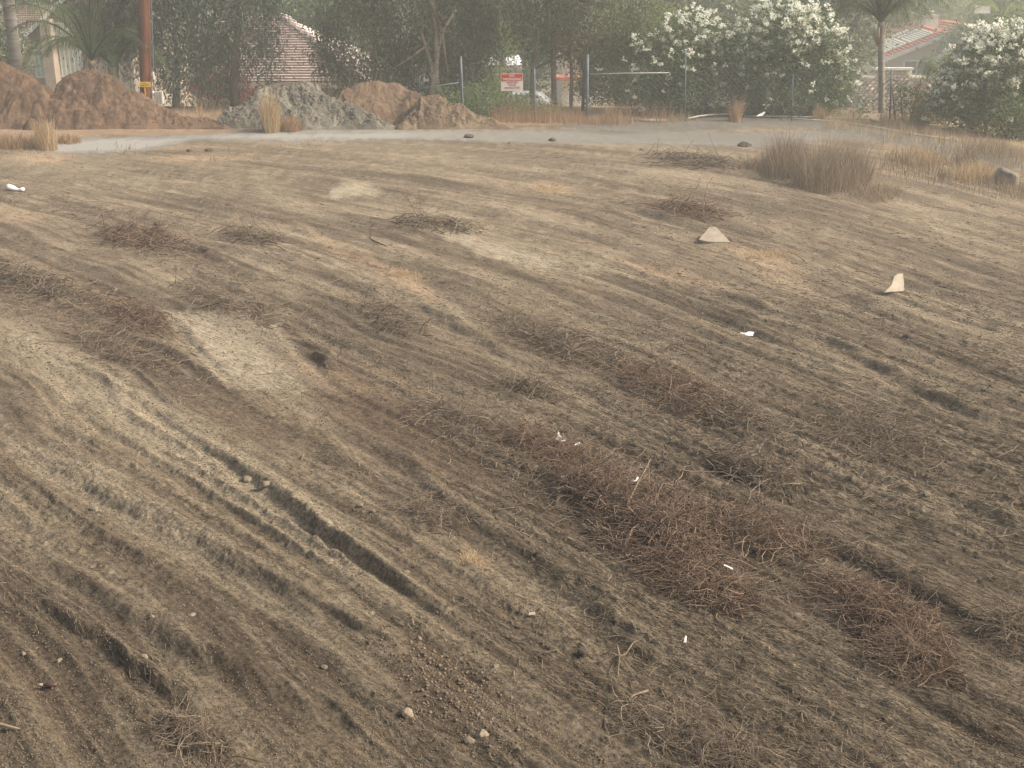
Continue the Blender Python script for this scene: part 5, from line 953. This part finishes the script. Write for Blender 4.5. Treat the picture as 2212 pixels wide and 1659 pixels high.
# vehicles and the covered boat
def car(X, Y, D_, lab, mt, name='parked_car', L=4.4, Wd=1.8, H=1.45, rz=0, van=False):
    p = at(X, Y, D_); g_ = float(base(p[0], D_)); o = empty(name, (p[0], D_, g_)); o.rotation_euler = (0, 0, rz); tag(o, lab, 'van' if van else 'car')
    prof = [(-L/2,.35),(-L/2,.8),(-L/2+.15,H if van else .92),(-L/2+.5,H),(L/2-1.1 if van else .9,H),(L/2-.55 if van else 1.45,1.0),(L/2-.1,.85),(L/2,.6),(L/2,.35)] if van else [(-L/2,.35),(-L/2,.80),(-L/2+.12,.92),(-L/2+.75,.98),(-L/2+1.25,H),(.55,H),(1.15,.98),(L/2-.15,.80),(L/2,.6),(L/2,.35)]
    mb = MB(); n = len(prof); mb.v = [(x_, -Wd/2 + (.12 if z_ > 1.0 else 0), z_) for x_, z_ in prof] + [(x_, Wd/2 - (.12 if z_ > 1.0 else 0), z_) for x_, z_ in prof]; mb.f = [tuple(range(n)), tuple(range(n, 2*n))[::-1]] + [(i, (i+1) % n, n + (i+1) % n, n + i) for i in range(n)]; mb.build('body', M[mt], o, bevel=.03)
    mb = MB()
    for s_ in (-1, 1): mb.poly([(-L/2 + 1.0, s_ * (Wd/2 - .02), 1.02), (.95, s_ * (Wd/2 - .02), 1.02), (.5, s_ * (Wd/2 - .09), H - .08), (-L/2 + 1.3, s_ * (Wd/2 - .09), H - .08)])
    mb.build('side_window', M['glass'], o)
    for x_ in (-L/2 + .85, L/2 - .85):
        for s_ in (-1, 1): mb = MB(); mb.tube([(x_, s_ * (Wd/2 - .2), .33), (x_, s_ * (Wd/2 + .02), .33)], .33, 16); wh = mb.build('wheel', M['tyre'], o); mb = MB(); mb.tube([(x_, s_ * (Wd/2 + .021), .33), (x_, s_ * (Wd/2 + .03), .33)], .19, 12); mb.build('rim', M['galv'], wh)
    for s_ in (-1, 1): mb = MB(); mb.box((L/2 - .04, s_ * .6, .68), (.12, .32, .14)); mb.build('headlight', M['glass'], o)
    return o
car(1128, 212, 68, 'white car parked below the no trespassing sign', 'carwhite', rz=R(172))
car(2208, 96, 84, 'blue van at the right edge above the oleander', 'blue', 'parked_van', 5.0, 1.9, 2.0, R(180), True)
p = at(1075, 150, 64); g_ = float(base(p[0], 64)); bo = empty('covered_boat', (p[0], 64, g_)); tag(bo, 'boat under a white cover on a trailer, upper left of the sign', 'boat')
hb = at(1075, 138, 64)[2] - g_; secs = [(-2.0,.05,.1),(-1.3,.55,.45),(-.3,.85,.62),(.7,.9,.66),(1.7,.8,.5),(1.95,.7,.3)]; V, Fs = [], []
for x_, w_, h_ in secs:
    for k in range(9): an = math.pi * k / 8; V.append((x_ * .62, w_ * math.cos(an), hb + .7 * h_ * math.sin(an) + .12 * math.sin(x_ * 5) * math.sin(an)))
for i in range(len(secs) - 1):
    for k in range(8): Fs.append((i*9 + k, i*9 + k + 1, (i+1)*9 + k + 1, (i+1)*9 + k))
mesh_np('cover', np.array(V), np.array(Fs), M['tarp'], bo, smooth=True)
V2 = []; Fs2 = []
for x_, w_, h_ in secs:
    for k in range(9): an = math.pi * (1 + k / 8); V2.append((x_ * .62, w_ * math.cos(an) * .97, hb + .55 * math.sin(an) - .01))
mesh_np('hull', np.array(V2), np.array(Fs), M['stuccograey'], bo, smooth=True)
mb = MB(); mb.box((0, 0, hb - .62), (2.8, .12, .10)); [mb.tube([(x_, y_, 0), (x_, y_, hb - .5)], .05, 6) for x_ in (-.7, .7) for y_ in (-.5, .5)]; mb.build('trailer', M['galv'], bo)
q = at(1878, 12, 98)
pq = at(2124, 25, 96); mb = MB(); mb.tube([(0, 0, 0), (0, 0, 9.5)], .09, 8); o = mb.build('far_pole', M['stuccograey'], smooth=True); o.location = (pq[0] + .5, 96, -5); tag(o, 'thin grey pole in the haze at the upper right', 'pole')
pq = at(2122, 20, 80); mb = MB(); gq = float(base(pq[0], 80)); mb.box((0, 0, pq[2] - gq), (32 * 80 / F, .12, 16 * 80 / F)); o = mb.build('panel', M['trim']); ob = empty('signboard', (pq[0], 80, gq)); o.parent = ob; mb = MB(); mb.tube([(0, .1, 0), (0, .1, pq[2] - gq)], .06, 6); mb.build('post', M['galv'], ob); tag(ob, 'small blank white board among the hazy trees at the upper right', 'board')

# ------------------------------------------------------------------ trees beyond
BGT = 'trees in the yards beyond the fence'
def far(lab, D_, blobs, m, n=200, per=44, sig=.5, ln=.30, wd=.12, droop=.3, name='leafy_tree', base_x=None):
    X0 = blobs[0][0] if base_x is None else base_x; Yg = blobs[0][1] + blobs[0][3]
    return tree(name, lab, D_, blobs, [[(X0, Yg, .16), (X0 + 4, blobs[0][1], .10)]], m, n, per, sig, ln, wd, droop, 1.0, group=BGT, limbs=5)
far('hazy green tree above the pink tiled roof', 66, [(650,0,90,50),(600,-40,100,60),(700,40,50,40)], 'green', 220)
far('soft green tree behind the gap left of the gum tree', 70, [(1070,20,50,60),(1100,70,40,40),(1040,-30,60,60),(1110,120,30,30)], 'green', 240)
far('pale yellow palm-like shrub in the gap above the boat', 60, [(1085,90,16,22)], 'bright', 40, sig=.25, ln=.3, wd=.05)
far('bushy tree behind the boat', 72, [(1110,155,50,30),(1060,130,40,30),(1150,120,40,30)], 'euc2', 160)
far('grey-green tree above the left oleander', 64, [(1530,40,60,50),(1480,20,60,50),(1580,60,40,40),(1530,100,90,60)], 'euc2', 300)
far('loose light tree between the two far palms', 68, [(1590,30,40,50),(1620,0,40,40),(1500,-20,60,40)], 'green', 180)
far('grey-green tree between the tallest oleander and the queen palm', 58, [(1800,60,50,60),(1770,20,60,50),(1815,95,30,50)], 'euc', 300)
far('hazy tree behind the queen palm crown', 75, [(1850,20,60,40),(1790,-20,60,40),(1930,0,60,40)], 'euc2', 200)
far('bright tree hanging over the red roof', 112, [(1990,0,40,28),(2010,20,28,20),(2040,-10,40,30)], 'bright', 150, sig=.7, ln=.4)
far('round pale hazy tree right of the chimney', 118, [(2070,20,50,30),(2040,8,40,26),(2100,30,28,24)], 'green', 220, sig=.7, ln=.4)
far('yellow-green creeper covered tree at the upper right corner', 86, [(2180,20,40,40),(2150,60,40,26),(2210,70,40,30),(2110,68,34,14)], 'bright', 240, sig=.5)
far('hedge-like shrub between the red house and the right oleander', 84, [(2150,90,70,24),(2080,98,40,16),(2210,110,40,24)], 'green', 200, sig=.4)
far('ochre shrub beside the red tiled roof', 80, [(1850,80,34,26),(1862,100,24,22),(1835,60,30,24)], 'bright', 130, sig=.4)
far('tree behind the left house', 66, [(30,-20,90,50),(120,-40,90,50),(-60,0,90,60)], 'green', 240)
far('tree over the brown gable', 100, [(1130,-10,50,30),(1170,20,50,30),(1230,10,60,40)], 'green', 200, sig=.6, ln=.4)
far('dark shrub at the far left behind the big dirt pile', 44, [(0,110,40,50),(-40,90,50,60)], 'euc', 220, sig=.3, ln=.16, wd=.05)
# the wooded slope that closes the view
n = 2600; X = rng.uniform(-700, 2900, n); Dq = rng.uniform(118, 190, n); tp = rng.uniform(0, 1, n); s_ = 1; cx_ = (X - CX) / F * Dq * 1.05; cz_ = -5 + tp * (6.5 + 3.5 * vn(X / 70., Dq / 9., 171)); C = np.stack([cx_, Dq, cz_], 1)
o = leaves('distant_wood', C, 34, np.full(n, 1.1), .75, .4, 'green', None, .2, tintc=np.clip(.45 + .5 * vn(X / 60., Dq / 8., 172) + rng.normal(0, .12, n), 0, 1)); tag(o, 'far hazy woodland closing the view behind the houses', 'woodland', kind='stuff')

# ------------------------------------------------------------------ haze
mb = MB(); mb.box((0, 150, 4.5), (520, 480, 23)); hz = mb.build('haze', bpy.data.materials.new('haze_air')); hm = hz.data.materials[0]; hm.use_nodes = True; hn = hm.node_tree; hn.nodes.remove(hn.nodes['Principled BSDF'])
pv = hn.nodes.new('ShaderNodeVolumePrincipled'); pv.inputs['Density'].default_value = HAZE; pv.inputs['Color'].default_value = (.94, .97, .92, 1); pv.inputs['Anisotropy'].default_value = .12; hn.links.new(pv.outputs[0], hn.nodes['Material Output'].inputs['Volume']); tag(hz, kind='stuff', label='thin pale haze in the air', cat='haze')
